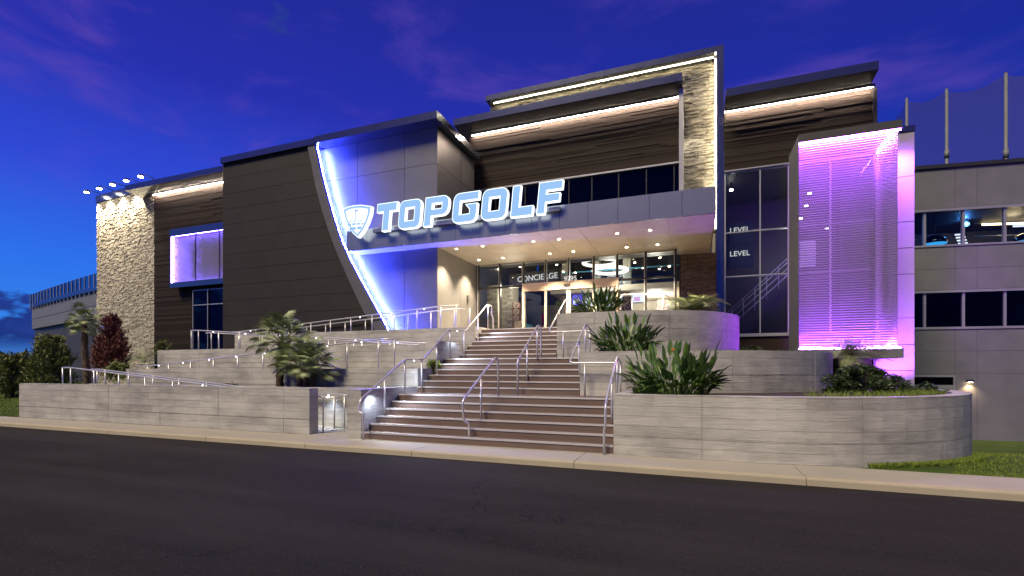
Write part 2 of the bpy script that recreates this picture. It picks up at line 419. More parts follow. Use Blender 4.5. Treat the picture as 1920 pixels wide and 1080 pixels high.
for a, b in zip(KJ[:-1], KJ[1:]):
    o = MB().pxz([(a + .006, -.3), (b - .006, -.3), (b - .006, 0), (a + .006, 0)], 8.45, 8.615)
    # rounded nose
    o = MB().pyz([(8.45, -.3), (8.615, -.3), (8.615, .003), (8.49, .003), (8.463, -.008), (8.452, -.03)], a + .006, b - .006)
    o.build('kerb_stone', 'kerb', kerb)
    MB().box(a + .006, b - .006, 8.621, 9.56, -.3, 0.0).build('slab', 'pavement', pave)
# far tree line and a far tower on the left horizon
mb = MB(); random.seed(5)
n = 90; A0 = onz(-200, 700, CAMZ - 3)
pts = []
for i in range(n + 1):
    th = R(58 + 60 * i / n); d = 420
    x, y = -math.sin(th) * d, math.cos(th) * d
    h = 7 + 5 * math.sin(i * 1.7) * math.sin(i * .37) + random.uniform(0, 4)
    pts.append((x, y, h))
for (xa, ya, ha), (xb, yb, hb) in zip(pts[:-1], pts[1:]):
    k = 1.06
    mb.prism([(xa, ya, -2), (xb, yb, -2), (xb * k, yb * k, -2), (xa * k, ya * k, -2)], [(xa, ya, ha), (xb, yb, hb), (xb * k, yb * k, hb * .8), (xa * k, ya * k, ha * .8)])
hill = mb.build('far_wood', 'far_dark', None, kind='stuff')
p = at(49, 690, 160); tw = thing('church_tower', (p.x, p.y, -2), 'small dark pointed tower far off on the left skyline', 'tower')
MB().obox((p.x, p.y), (1, 0), -1.4, 1.4, -1.4, 1.4, -2, 7.2).build('shaft', 'far_dark', tw)
MB().prism([(p.x - 1.7, p.y - 1.7, 7.2), (p.x + 1.7, p.y - 1.7, 7.2), (p.x + 1.7, p.y + 1.7, 7.2), (p.x - 1.7, p.y + 1.7, 7.2)], [(p.x + a, p.y + b, 13.5) for a, b in ((-.1, -.1), (.1, -.1), (.1, .1), (-.1, .1))]).build('spire', 'far_dark', tw)

# ================================================================== TERRACE WALLS
def seglen(pts): 
    s = [0]
    for a, b in zip(pts[:-1], pts[1:]): s.append(s[-1] + math.dist(a, b))
    return s
def sub(pts, s, a, b):
    def P(u):
        for i in range(len(s) - 1):
            if u <= s[i + 1] + 1e-9: 
                k = (u - s[i]) / (s[i + 1] - s[i]); return Vector((pts[i][0] + (pts[i + 1][0] - pts[i][0]) * k, pts[i][1] + (pts[i + 1][1] - pts[i][1]) * k))
        return Vector(pts[-1])
    return [P(a)] + [Vector(pts[i]) for i in range(len(s)) if a + 1e-4 < s[i] < b - 1e-4] + [P(b)]
def offs(pl, d):                         # offset to the left of travel
    out = []
    for i, p in enumerate(pl):
        t = (pl[min(i + 1, len(pl) - 1)] - pl[max(i - 1, 0)]).normalized(); out.append(p + Vector((-t.y, t.x)) * d)
    return out
def ribbon(mb, pl, d0, d1, z0, z1, z0b=None, z1b=None):
    A = offs(pl, d0); B = offs(pl, d1); n = len(pl); o = len(mb.v)
    for i, (a, b) in enumerate(zip(A, B)):
        k = i / (n - 1); zt = z1 if z1b is None else z1 + (z1b - z1) * k; zb = z0 if z0b is None else z0 + (z0b - z0) * k
        mb.v += [(a.x, a.y, zb), (a.x, a.y, zt), (b.x, b.y, zt), (b.x, b.y, zb)]
    for i in range(n - 1):
        q = o + 4 * i
        for j in range(4): k = (j + 1) % 4; mb.f.append((q + j, q + k, q + 4 + k, q + 4 + j))
    mb.f.append((o, o + 1, o + 2, o + 3)); q = o + 4 * (n - 1); mb.f.append((q + 3, q + 2, q + 1, q))
    return mb
def retaining(label, pts, z0, courses, joints, th=.3, group='board-formed concrete terrace walls', name='retaining_wall'):
    pts = [tuple(p) for p in pts]; s = seglen(pts)
    mid = pts[len(pts) // 2] if len(pts) > 2 else ((pts[0][0] + pts[1][0]) / 2, pts[0][1])
    root = thing(name, (mid[0], mid[1], z0), label, 'wall', group)
    full = sub(pts, s, 0.004, s[-1] - .004); zt = courses[-1]
    ribbon(MB(), full, .016, th, z0, zt - .006).build('core', 'concrete', root)
    js = [0] + [j for j in joints if 0 < j < s[-1]] + [s[-1]]
    for a, b in zip(js[:-1], js[1:]):
        pl = sub(pts, s, a + .005, b - .005); zz = z0
        for c in courses:
            ribbon(MB(), pl, random.uniform(-.003, .003), th - .02 if c == zt else .1, zz + .004, c - (.004 if c != zt else 0)).build('panel', 'concrete', root); zz = c
    return root
def arcpath(x0, y0, x1, rad, ang, n=22, back=0):
    p = [(x0, y0), (x1, y0)]
    for i in range(1, n + 1):
        th = R(ang) * i / n; p.append((x1 + rad * math.sin(th), y0 + rad * (1 - math.cos(th))))
    return p
XL = -7.40                                # left edge of the stair
W1Y, W2Y, W3Y, W4Y = 9.6, 12.0, 14.35, 16.05
# left walls
retaining('long low grey concrete wall along the pavement left of the staircase', [(-21.7, W1Y), (-9.05, W1Y)], -.1, [.37, 1.16],
          [fx(p, W1Y) + 21.7 for p in (116, 203, 300, 409, 532)])
retaining('eye-level grey concrete wall behind the fan palms, ending at the stair landing', [(fx(236, W2Y), W2Y), (XL - .02, W2Y)], -.1, [1.16, 1.665],
          [3.0, 6.4, 9.6, 12.6])
retaining('third concrete ramp wall up, below the glazed corner and its handrail', [(fx(295, W3Y), W3Y), (XL - .5, W3Y)], .6, [1.9, 2.48], [2.6, 6.2, 10.1, 13.8])
retaining('topmost dark concrete ramp wall in front of the blue-lit wall', [(fx(440, W4Y), W4Y), (XL - .42, W4Y)], 1.2, [2.7, 3.19], [3.4, 6.8, 10.2])
# cheeks beside the stair
def cheek(label, x0, x1, y0, y1, z0, z1):
    r = thing('stair_cheek', ((x0 + x1) / 2, (y0 + y1) / 2, z0), label, 'wall', 'cheek walls of the staircase')
    zc = z0 + (z1 - z0) * .42
    MB().box(x0, x1, y0, y1, z0, zc - .004).build('panel', 'concrete', r); MB().box(x0 + .004, x1 - .004, y0 + .004, y1, zc + .004, z1).build('panel', 'concrete', r)
    MB().box(x0 + .02, x1 - .02, y0 + .02, y1 - .02, z0, z1 - .02).build('core', 'concrete', r); return r
cheek('concrete pier at the foot of the stair beside the ramp opening', XL - .42, XL, 9.5, 11.97, -.1, 1.16)
cheek('short concrete cheek wall beside the middle flight, level with the palm wall', XL - .42, XL + .003, 12.003, 13.1, .5, 1.665)
cheek('concrete cheek wall with pale lit cap beside the middle landing', XL - .40, XL, 13.11, 15.9, .6, 2.52)
cheek('concrete cheek wall at the head of the stair under the topmost left rail', XL - .38, XL + .004, 15.905, 17.3, 1.2, 3.21)
# ramps between the walls (switchback)
def ramp(pl, z0, z1):
    (x0, x1), (y0, y1) = pl
    return MB().prism([(x0, y0, z0 - .5), (x1, y0, z1 - .5), (x1, y1, z1 - .5), (x0, y1, z0 - .5)], [(x0, y0, z0), (x1, y0, z1), (x1, y1, z1), (x0, y1, z0)])
struct('ramp', ramp(((-20, -9.4), (9.91, 11.04)), .78, .0), 'pavement')
struct('ramp', ramp(((-20, -9.2), (12.32, 14.33)), .80, 1.62), 'pavement')
struct('ramp', ramp(((-20, -9.2), (14.66, 16.03)), 2.40, 1.62), 'pavement')
struct('ramp', ramp(((-20, -9.2), (16.37, 16.98)), 2.40, 3.1), 'pavement')
struct('ramp_landing', MB().box(-9.19, XL - .43, 12.32, 16.0, 1.0, 1.63), 'pavement')
struct('ramp_landing', MB().box(-22, -20.01, 10.9, 14.3, -.1, .79), 'pavement')
struct('ramp_landing', MB().box(-22.4, -20.01, 14.67, 18.5, .2, 2.40), 'pavement')
struct('planting_bed', MB().box(-20.6, XL - .45, 11.31, 11.98, -.1, 1.06), 'soil')
# the ramp opening in the front wall: floor and back wall
struct('passage_floor', MB().box(-9.39, XL - .43, 9.585, 11.03, -.2, .004), 'pavement')
retaining('low concrete wall seen through the ramp opening beside the stair foot', [(-20.6, 11.05), (XL - .44, 11.05)], -.1, [.45, 1.12], [3.5, 7, 10.2], th=.25)
# right planters
retaining('large curved concrete planter wall along the pavement right of the staircase', arcpath(-1.46, 9.45, .9, 4.7, 118), -.15, [.36, 1.165], [1.6, 4.2, 6.0, 7.7, 9.6, 11.6], name='planter_wall')
retaining('middle curved concrete planter wall with the second bird-of-paradise plant', arcpath(-2.69, 12.0, -1.1, 4.85, 105), .5, [1.5, 2.09], [.9, 3.6, 6.2, 8.0], name='planter_wall')
retaining('uppermost rounded concrete planter wall in front of the entrance doors', arcpath(-4.04, 14.75, -2.0, 3.45, 120), 1.5, [2.6, 3.40], [1.2, 3.4, 5.3], name='planter_wall')
def bed(name, outer, z, inset=.2):
    pl = offs([Vector(p) for p in outer], inset); poly = [(p.x, p.y) for p in pl]
    return poly
P1 = arcpath(-1.46, 9.45, .9, 4.7, 118); P2 = arcpath(-2.69, 12.0, -1.1, 4.85, 105); P3 = arcpath(-4.04, 14.75, -2.0, 3.45, 120)
def bedmesh(path, z, backY, x0):
    pl = offs([Vector(p) for p in path], .2); poly = [(max(p.x, x0), p.y) for p in pl]
    last = poly[-1]; poly += [(last[0], max(backY, last[1] + .1)), (x0, max(backY, last[1] + .1))]
    return MB().pxy(poly, z - .9, z)
struct('planting_bed', bedmesh(P1, 1.09, 18.0, -1.3), 'soil')
struct('planting_bed', bedmesh(P2, 2.02, 20.5, -2.5), 'soil')
struct('planting_bed', bedmesh(P3, 3.33, 20.9, -3.8), 'soil')
# end faces towards the stair
for (x, y0, y1, z0, z1, lab) in ((-1.46, 9.75, 12.3, -.1, 1.16, 'concrete return wall of the large planter beside the lowest flight'),
                              (-2.69, 12.3, 15.0, .5, 2.085, 'concrete return wall of the middle planter beside the second flight'),
                              (-4.04, 15.05, 18.6, 1.5, 3.395, 'concrete return wall of the uppermost planter beside the top flight')):
    r = thing('planter_return', (x, (y0 + y1) / 2, z0), lab, 'wall', 'return walls of the planters')
    MB().box(x, x + .28, y0, y1, z0, z1).build('panel', 'concrete', r)

# ================================================================== STAIRCASE
RI, TR = .165, .30
stair = thing('staircase', (-4.4, 9.5, 0), 'wide brown entrance staircase with pale metal nosings in three flights', 'staircase')
def flight(n, y0, z0, x0, x1, last):
    for i in range(n):
        y = y0 + i * TR; z = z0 + (i + 1) * RI; yb = last if i == n - 1 else y + TR + .02
        st = MB().box(x0, x1, y, yb, z0 - .25 if i == 0 else z - RI - .02, z - .004).build('step', 'stair_tile', stair)
        MB().prism([(x0 + .003, y - .018, z - .036), (x0 + .003, y + .05, z - .036), (x0 + .003, y + .05, z + .002), (x0 + .003, y - .012, z + .002)],
                   [(x1 - .003, y - .018, z - .036), (x1 - .003, y + .05, z - .036), (x1 - .003, y + .05, z + .002), (x1 - .003, y - .012, z + .002)]).build('nosing', 'nosing', st)
flight(6, 9.5, 0, XL + .01, -1.47, 12.05)
flight(6, 12.0, .99, XL + .012, -2.70, 14.75)
flight(7, 14.7, 1.98, XL + .014, -4.05, 17.0)
struct('entrance_landing', MB().box(-9.8, 1.0, 17.003, 21.3, 2.0, RI * 19 - .002), 'pavement')

# ================================================================== HANDRAILS
def fil(pts, r=.09, k=3):
    P = [Vector(p) for p in pts]; out = [P[0]]
    for a, b, c in zip(P[:-2], P[1:-1], P[2:]):
        d1 = min(r, (a - b).length * .45); d2 = min(r, (c - b).length * .45)
        p = b + (a - b).normalized() * d1; q = b + (c - b).normalized() * d2
        for i in range(k + 1): t = i / k; out.append(p.lerp(b, t).lerp(b.lerp(q, t), t))
    return out + [P[-1]]
def handrail(label, rails, posts, lights=(), loc=None, r=.024, pr=.022):
    root = thing('handrail', loc or tuple(posts[0][:3]), label, 'handrail', 'stainless steel handrails')
    for pl in rails: MB().tube(fil(pl), r, 10).build('rail', 'steel', root)
    for (x, y, z0, z1) in posts: MB().tube([(x, y, z0), (x, y, z1)], pr, 8).build('post', 'steel', root)
    for (x, y, z) in lights: MB().disc((x, y, z - .038), .017, 8, 'z', .012).build('rail_light', 'puck', root)
    return root
def rail_z(pts, y):
    for a, b in zip(pts[:-1], pts[1:]):
        if a[1] <= y <= b[1]: return a[2] + (b[2] - a[2]) * (y - a[1]) / (b[1] - a[1])
    return pts[-1][2]
xl = XL + .2
LR = [(xl, 9.32, 0), (xl, 9.32, .62), (xl - .12, 9.32, .64), (xl - .12, 9.36, .93), (xl, 11.05, 1.9), (xl, 12.0, 1.93), (xl, 13.55, 2.9), (xl, 14.7, 2.93), (xl, 16.55, 4.05), (xl, 16.95, 4.05), (xl, 16.95, 3.7), (xl, 17.1, 3.62), (xl, 17.1, 3.14)]
core = [p for p in LR[3:10]]
def LP(y, zf): return (xl, y, zf, rail_z(core, y))
handrail('long steel handrail climbing the left edge of the staircase over all three flights', [LR],
         [LP(10.15, .45), LP(11.05, .95), LP(11.9, .99), LP(12.75, 1.45), LP(13.6, 1.98), LP(14.6, 1.98), LP(15.7, 2.6), LP(16.6, 3.13)],
         [(xl, y, rail_z(core, y)) for y in (9.9, 11.5, 14.1, 16.7)])
xc = -4.62
CR = [(xc, 9.62, -.0), (xc, 9.62, .46), (xc - .1, 9.55, .5), (xc - .1, 9.5, .96), (xc, 11.05, 1.92), (xc, 11.28, 1.92), (xc, 11.32, .99)]
handrail('steel centre handrail of the lowest flight', [CR], [(xc, 10.25, .45, rail_z(CR[3:6], 10.25))])
xc2 = -4.27
handrail('steel centre handrail of the middle flight', [[(xc2, 11.78, .99), (xc2, 11.78, 1.86), (xc2, 13.5, 2.93), (xc2, 13.78, 2.93), (xc2, 13.82, 2.45), (xc2, 13.82, 1.98)]],
         [(xc2, 12.55, 1.3, 2.32), (xc2, 13.45, 1.95, 2.88)])
xr = -1.62; xm = -2.86; xt = -4.2
RRp = [(xr, 9.36, 0), (xr, 9.36, .5), (xr + .03, 9.32, .54), (xr + .03, 9.34, .95), (xr, 11.02, 1.93), (xr, 11.72, 1.80), (xm, 11.72, 1.80), (xm - .02, 11.85, 1.9), (xm, 13.5, 2.93), (xm, 14.45, 2.80), (xt, 14.45, 2.80), (xt, 14.6, 2.95), (xt, 16.5, 4.08), (xt, 16.9, 4.08)]
handrail('long steel handrail turning along the planters on the right edge of the staircase', [RRp],
         [(xr, 10.3, .45, 1.5), (xr, 11.05, .95, 1.92), (xr, 11.6, .99, 1.8), (-2.5, 11.72, .99, 1.8), (xm, 12.7, 1.4, 2.4), (xm, 13.5, 1.95, 2.9), (xm, 14.1, 1.98, 2.84), (-3.75, 14.45, 1.98, 2.8), (xt, 15.6, 2.5, 3.54), (xt, 16.8, 3.14, 4.06)])
# ramp rails
def ramp_rail(label, x0, z0, x1, z1, y, n, h=.9, ext=.45, second=None, lights=4, base=None):
    s = 1 if x1 > x0 else -1
    def zz(x): return z0 + (z1 - z0) * (x - x0) / (x1 - x0)
    rails = [[(x0 - s * ext, y, z0 + h), (x0, y, z0 + h), (x1, y, z1 + h), (x1 + s * ext, y, z1 + h)]]
    posts = []
    for i in range(n):
        x = x0 + (x1 - x0) * (i + .03) / (n - .94); posts.append((x, y, (base if base is not None else zz(x)) - .02, zz(x) + h))
    posts += [(x1 + s * ext * .9, y, z1 - .02, z1 + h)]
    if second:
        rails.append([(x, yy + second, z - .06) for x, yy, z in rails[0]])
        posts += [(x + .3, yy + second, zb, zt - .06) for x, yy, zb, zt in posts[::1]]
    L_ = [(x0 + (x1 - x0) * (i + .5) / lights, y, zz(x0 + (x1 - x0) * (i + .5) / lights) + h) for i in range(lights)]
    return handrail(label, rails, posts, L_, loc=(x0, y, z0))
ramp_rail('low steel double handrail behind the long pavement wall, rising to the left', -9.6, .02, -19.6, .80, 9.98, 9, second=.85, lights=4)
ramp_rail('steel handrail rising to the right behind the palm wall', -19.6, .86, -9.0, 1.66, 12.42, 10, second=None, lights=8, ext=.6)
ramp_rail('steel handrail rising to the left at the glazed corner, on the third ramp wall', -9.0, 1.66, -20.0, 2.42, 14.75, 10, second=.7, lights=6)
ramp_rail('steel handrail rising to the right in front of the blue-lit wall', -19.5, 2.45, -9.0, 3.14, 16.3, 11, second=.55, lights=7, ext=.7)
# handrails in the ramp opening at the pavement
for lab, xx, yy in (('small bent steel handrail on the left of the ramp opening', -9.0, 10.15), ('small bent steel handrail on the right of the ramp opening', XL - .62, 10.75)):
    if xx < -8.5:
        handrail(lab, [[(-10.4, 9.97, .97), (-9.3, 9.97, .95), (-8.95, 9.97, .93), (-8.95, 9.97, 0)]], [(-9.15, 9.97, 0, .94)], loc=(xx, yy, 0))
    else:
        handrail(lab, [[(-10.8, 10.84, .97), (-9.3, 10.84, .95), (-8.8, 10.84, .93), (-8.8, 10.84, 0)]], [(-9.0, 10.84, 0, .94)], [(-9.55, 10.84, .95)], loc=(xx, yy, 0))
def lamp(name, kind, loc, energy, color, target=None, size=.05, spot=100, blend=.6):
    d = bpy.data.lights.new(name, kind); o = bpy.data.objects.new(name, d); COL.objects.link(o); o.location = loc; d.energy = energy; d.color = color
    if kind == 'SPOT':
        d.spot_size = R(spot); d.spot_blend = blend; d.shadow_soft_size = size
        o.rotation_euler = (Vector(target) - Vector(loc)).to_track_quat('-Z', 'Y').to_euler()
    elif kind == 'POINT': d.shadow_soft_size = size
    return o
# the light of the rail pucks
COOL = (.72, .80, 1)
for p, tgt, e in (((xl - .02, 9.75, 1.05), (XL - .1, 10.1, 0), 11), ((xl, 11.5, 1.84), (XL - .2, 11.7, .9), 20), ((xl, 14.1, 2.86), (XL - .1, 14.2, 1.9), 14),
                  ((xl, 16.6, 3.98), (XL - .1, 16.8, 3), 22), ((-9.55, 10.80, .88), (-9.55, 11.0, 0), 30), ((-8.3, 15.7, 2.5), (-8.3, 15.95, 1.6), 20), ((-9.4, 12.7, 2.4), (-9, 13, 1.6), 12)):
    lamp('rail_puck_light', 'SPOT', p, e * 1.6, COOL, tgt, .03, 125, .8)
for p, tgt in (((xl + .03, 10.3, 1.42), (-6.2, 10.3, .4)), ((xl + .03, 12.9, 2.42), (-6.2, 12.9, 1.3)), ((xl + .03, 15.6, 3.4), (-6.3, 15.5, 2.4))):
    lamp('rail_puck_light', 'SPOT', p, 115, COOL, tgt, .03, 120, .9)

# ================================================================== MAIN BUILDING
YD, YW, YG, YC = 17.0, 17.42, 21.2, 16.65
bld = thing('entertainment_building', (-8, 21, 0), 'modern grey stone and wood clad entertainment building with lit edges and entrance canopy', 'building')
def part(name, mb, m, label=None, parent=None, kind=None): return mb.build(name, m, parent or bld, kind=kind, label=label)
XB = fx(820, YW)                            # right corner of the grey box
XLD = fx(418, YD)                           # left corner of the dark wall
ZC = fz(820, 208, 16.85); ZT = ZC - .30     # coping top / wall top
# curved fin: left and right edges on the plane YD
finR = [(589, 262), (594, 292), (600, 322), (612, 368), (623, 407), (637, 450), (653, 485), (670, 518), (690, 555), (710, 591), (723, 617), (748, 660)]
finL = [(576, 262), (583, 305), (590, 342), (600, 382), (610, 415), (622, 450), (636, 485), (650, 517), (666, 552), (682, 585), (702, 617), (726, 660)]
FR = [at(a, b, YD - .10) for a, b in finR]; FL = [at(a, b, YD - .10) for a, b in finL]
FR = [Vector((p.x, p.y, p.z)) for p in FR]; FL = [Vector((p.x, p.y, p.z)) for p in FL]
FR[0].z = FL[0].z = ZT + .02
def curve_x(C, z):
    for a, b in zip(C[:-1], C[1:]):
        if b.z <= z <= a.z: return a.x + (b.x - a.x) * (a.z - z) / (a.z - b.z)
    return C[0].x if z > C[0].z else C[-1].x
fin = part('fin', MB().prism([tuple(p) for p in FL] + [tuple(p) for p in reversed(FR)], [(p.x, YD + .06, p.z) for p in FL] + [(p.x, YD + .06, p.z) for p in reversed(FR)]), 'grey_panel', 'pale curved fin sweeping down between dark wall and blue light')
# dark wall: long flat horizontal panels
dark = part('dark_wall', MB().pxz([(XLD + .02, 1.5)] + [(curve_x(FL, z), z) for z in [1.5 + (ZT - 1.5) * i / 20 for i in range(21)]] + [(XLD + .02, ZT)], YD + .05, YD + .35), 'dark_metal', 'wide dark wall of flat horizontal panels')
zs = [2.0]
while zs[-1] < ZT - .3: zs.append(min(zs[-1] + .735, ZT))
for a, b in zip(zs[:-1], zs[1:]):
    z0, z1 = a + .006, b - .006; n = 6
    poly = [(XLD, z0)] + [(curve_x(FL, z0 + (z1 - z0) * i / n) + .03, z0 + (z1 - z0) * i / n) for i in range(n + 1)] + [(XLD, z1)]
    MB().pxz(poly, YD - random.uniform(0, .006), YD + .04).build('panel', 'dark_panel', dark)
part('dark_wall_side', MB().box(XLD + .004, XLD + .3, YD + .36, 26, 1.5, ZT), 'dark_panel')
# blue-lit wall panels behind the fin
grey = part('panel_wall', MB().box(fx(560, YW) - 1, XB - .03, YW + .03, YW + .4, 2.0, ZT), 'dark_metal', 'grey panel wall washed by blue light')
cols = [fx(560, YW) - 1, fx(670, YW), fx(758, YW), XB]
rows = [2.2, fz(758, 472, YW) + .1, fz(758, 316, YW), ZT]
for xa, xb in zip(cols[:-1], cols[1:]):
    for za, zb in zip(rows[:-1], rows[1:]):
        MB().box(xa + .008, xb - .008, YW + random.uniform(0, .003), YW + .05, za + .008, zb - .008).build('panel', 'grey_panel', grey)
side = part('panel_wall_side', MB().box(XB - .3, XB - .035, YW + .06, YG, 2.2, ZT), 'dark_metal')
yj = YW + (YG - YW) * .56
for ya, yb in ((YW + .004, yj), (yj, YG)):
    for za, zb in zip(rows[:-1], rows[1:]):
        MB().box(XB - .05, XB, ya + .008, yb - .008, za + .008, zb - .008).build('panel', 'grey_panel', side)
part('block_core', MB().box(XLD + .35, XB - .32, YW + .42, 30, 1.5, ZT - .05), 'interior_dark')
cop = part('coping', MB().box(fx(413, 16.85), fx(588, 16.85), 16.85, 30, ZT, ZC - .02), 'coping', 'dark metal roof coping')
part('coping', MB().box(fx(589, 16.80), fx(820, 16.85), 16.80, YG - .3, ZT + .002, ZC), 'coping')
# blue strip hidden behind the fin's edge
mb = MB()
for a, b in zip(FR[:-1], FR[1:]):
    mb.prism([(a.x - .045, YD + .07, a.z), (b.x - .045, YD + .07, b.z), (b.x - .004, YD + .07, b.z), (a.x - .004, YD + .07, a.z)],
             [(a.x - .045, YD + .11, a.z), (b.x - .045, YD + .11, b.z), (b.x - .004, YD + .11, b.z), (a.x - .004, YD + .11, a.z)])
part('blue_light_strip', mb, 'led_blue', 'glowing blue light strip along the curved fin')

# ---------------------------------------------------------------- canopy
XC0, XC1 = fx(650, YC), fx(1343, YC)
ZS = 6.62; ZCT = ZS + .84
can = part('canopy', MB().box(XC0 + .03, XC1 - .03, YC + .06, YW - .01, ZS + .03, ZCT - .02), 'dark_metal', 'grey metal entrance canopy')
MB().box(XB + .01, XC1 - .03, YW - .008, 22.3, ZS + .03, ZCT - .02).build('canopy_core', 'dark_metal', can)
n = 14
for i in range(n):
    a = XC0 + (XC1 - XC0) * i / n; b = XC0 + (XC1 - XC0) * (i + 1) / n
    MB().box(a + .006, b - .006, YC + random.uniform(0, .002), YC + .05, ZS - .012, ZCT).build('panel', 'canopy_panel', can)
MB().box(XC1 - .025, XC1, YC + .06, 22.2, ZS - .01, ZCT - .004).build('panel', 'canopy_panel', can)
ysf = [YC + .056, YW - .012]
for i in range(5):
    a = XC0 + (XB - XC0) * i / 5; b = XC0 + (XB - XC0) * (i + 1) / 5
    MB().box(a + .005, b - .005, YC + .056, YW - .02, ZS, ZS + .025).build('soffit_panel', 'soffit_panel', can)
ysf = [YC + .056, 18.3, 19.9, 21.16]
XS = [XB + .004] + [XB + (XC1 - XB) * i / 7 for i in range(1, 7)] + [XC1 - .03]
for a, b in zip(XS[:-1], XS[1:]):
    for c, d in zip(ysf[:-1], ysf[1:]):
        MB().box(a + .005, b - .005, c + .005, d - .005, ZS + random.uniform(0, .002), ZS + .025).build('soffit_panel', 'soffit_panel', can)
XE = fx(1272, YG)
MB().box(XE, XC1 - .03, 21.17, 22.3, ZS, ZS + .025).build('soffit_panel', 'soffit_panel', can)
# round recessed downlights
ORD = ('first', 'second', 'third', 'fourth', 'fifth', 'sixth', 'seventh', 'eighth', 'ninth', 'tenth'); ROWS = ['front', 'front', 'back', 'back'] * 3
DL = [(856, 466), (905, 461), (898, 487), (943, 483), (1000, 452), (1048, 448), (1031, 475), (1075, 471), (1157, 437), (1219, 431), (1175, 463), (1233, 458)]
for i, (a, b) in enumerate(DL):
    row = 'front' if i % 4 in (0, 1) and i < 8 or i in (8, 9) else 'back'; k_ = ORD[sum(1 for (aa, bb), rw in zip(DL, ROWS) if rw == row and aa < a)]
    p = onz(a, b, ZS); p.y = min(p.y, 20.8)
    r = thing('downlight', (p.x, p.y, ZS - .02), '%s downlight from the left in the %s row of the canopy soffit' % (k_, row), 'lamp', 'downlights in the canopy soffit')
    MB().tube([(p.x, p.y, ZS - .014), (p.x, p.y, ZS - .002)], .075, 16).build('trim_ring', 'white_paint', r)
    MB().disc((p.x, p.y, ZS - .02), .052, 14, 'z', .008).build('lens', 'lamp_warm', r)
    lamp('downlight_beam', 'SPOT', (p.x, p.y, ZS - .06), 1250, (1, .77, .50), (p.x, p.y, 0), .05, 96, .7)

# ---------------------------------------------------------------- wood clad walls (boards laid uneven)
def boards(name, x0, x1, y, z0, z1, label, h=.078, slope=0.0):
    mb = MB(); z = z0; i = 0
    while z < z1 - .02:
        zt = min(z + h * random.uniform(.8, 1.2), z1); x = x0
        while x < x1 - .01:
            xb = min(x + random.uniform(2.5, 6.5), x1)
            if x1 - xb < .4: xb = x1
            d = random.choice((0, .006, .012, .022)) + random.uniform(0, .005)
            mb.box(x + .002, xb - .002, y - d - .02, y + .02, z + .003, zt - .003); x = xb
        z = zt; i += 1
    o = part(name, mb, 'wood', label, kind='stuff'); part('wall_backing', MB().box(x0, x1, y + .021, y + .25, z0, z1), 'interior_dark'); return o
def roof(x0, x1, y0, y1, zt, h, slop=.22):
    part('roof_edge', MB().pyz([(y0, zt - h), (y0, zt), (y1, zt), (y1, zt - h - slop), (y0 + .9, zt - h - slop)], x0, x1), 'coping', 'dark metal roof edge')
def cove(x0, x1, yw, z):                      # strip tucked behind a small lip under the roof edge
    part('cove_lip', MB().box(x0, x1, yw - .36, yw - .33, z - .10, z), 'dark_metal')
    part('light_strip', MB().box(x0, x1, yw - .15, yw - .13, z - .03, z - .012), 'led_warm', 'warm light strip under the roof edge')
# centre wall
YK = 21.0
XK0, XK1 = XB - .25, fx(1274, YK)
ZK0 = fz(1268, 309, YK); YR = 19.9
ZK2 = fz(1278, 136, YR)
boards('wood_wall', XK0, XK1, YK, ZK0 + .10, ZK2 - .25, 'dark horizontal wood boards over the canopy windows')
roof(fx(850, YR), fx(1279, YR), YR, 24, ZK2, .30, .1)
part('wall_corner', MB().box(XK1 + .002, XK1 + .16, YR + .35, 22.2, ZCT, ZK2 - .42), 'light_frame')
zst = ZK2 - .48
cove(XK0 + .2, XK1 - .05, YK, zst + .08)
# stone frame behind: wall, top and leg
YS = 22.0; YF = 21.35
XF1 = fx(1357, YF); XF0 = fx(912, YF + .1); ZF = fz(1357, 83, YF)
def stones(name, quad_fn, w, h, m, label, parent=None, lh=.075, ll=.34, dep=.07):
    """rows of uneven ledge stones on a plane; quad_fn(u, d) gives plan position"""
    mb = MB(); z = h[0]
    while z < h[1] - .01:
        zt = min(z + lh * random.uniform(.6, 1.3), h[1]); u = w[0]
        while u < w[1] - .01:
            ub = min(u + ll * random.uniform(.4, 1.5), w[1])
            if w[1] - ub < .1: ub = w[1]
            d = random.uniform(0, dep); t = random.uniform(-.012, .012)
            a = [quad_fn(u + .003, -d + t), quad_fn(ub - .003, -d - t), quad_fn(ub - .003, .03), quad_fn(u + .003, .03)]
            mb.prism([(p[0], p[1], z + .003) for p in a], [(p[0], p[1], zt - .003) for p in a]); u = ub
        z = zt
    return mb.build(name, m, parent or bld, kind='stuff', label=label)
LEG = .27
stones('stone_wall', lambda u, d: (u, YS + d), (XF0, XF1 - LEG), (ZCT, ZF - .24), 'stone', 'pale ledgestone wall framed by light strips')
part('stone_backing', MB().box(XF0, XF1 - LEG, YS + .03, YS + .4, ZCT, ZF - .3), 'interior_dark')
frame = part('frame', MB().box(XF1 - LEG, XF1, YF, YS + .6, 1.5, ZF), 'coping', 'tall metal frame of the stone wall')
MB().box(XF0, XF1 - LEG, YF, YS + .6, ZF - .24, ZF).build('frame_top', 'coping', frame)
part('light_strip', MB().box(XF0 + .3, XF1 - LEG - .1, YS - .34, YS - .32, ZF - .265, ZF - .245), 'led_frame', 'bright warm strip along the stone frame')
part('light_strip', MB().box(XF1 - LEG - .045, XF1 - LEG - .005, YS - .34, YS - .30, ZCT + .02, ZF - .32), 'led_frame', 'bright warm strip down the frame leg')
lamp('corner_uplight', 'SPOT', (XK1 + .35, 20.9, ZK2 - .7), 120, (1, .9, .68), (XK1 + .8, 22, 8.0), .05, 75, .5)
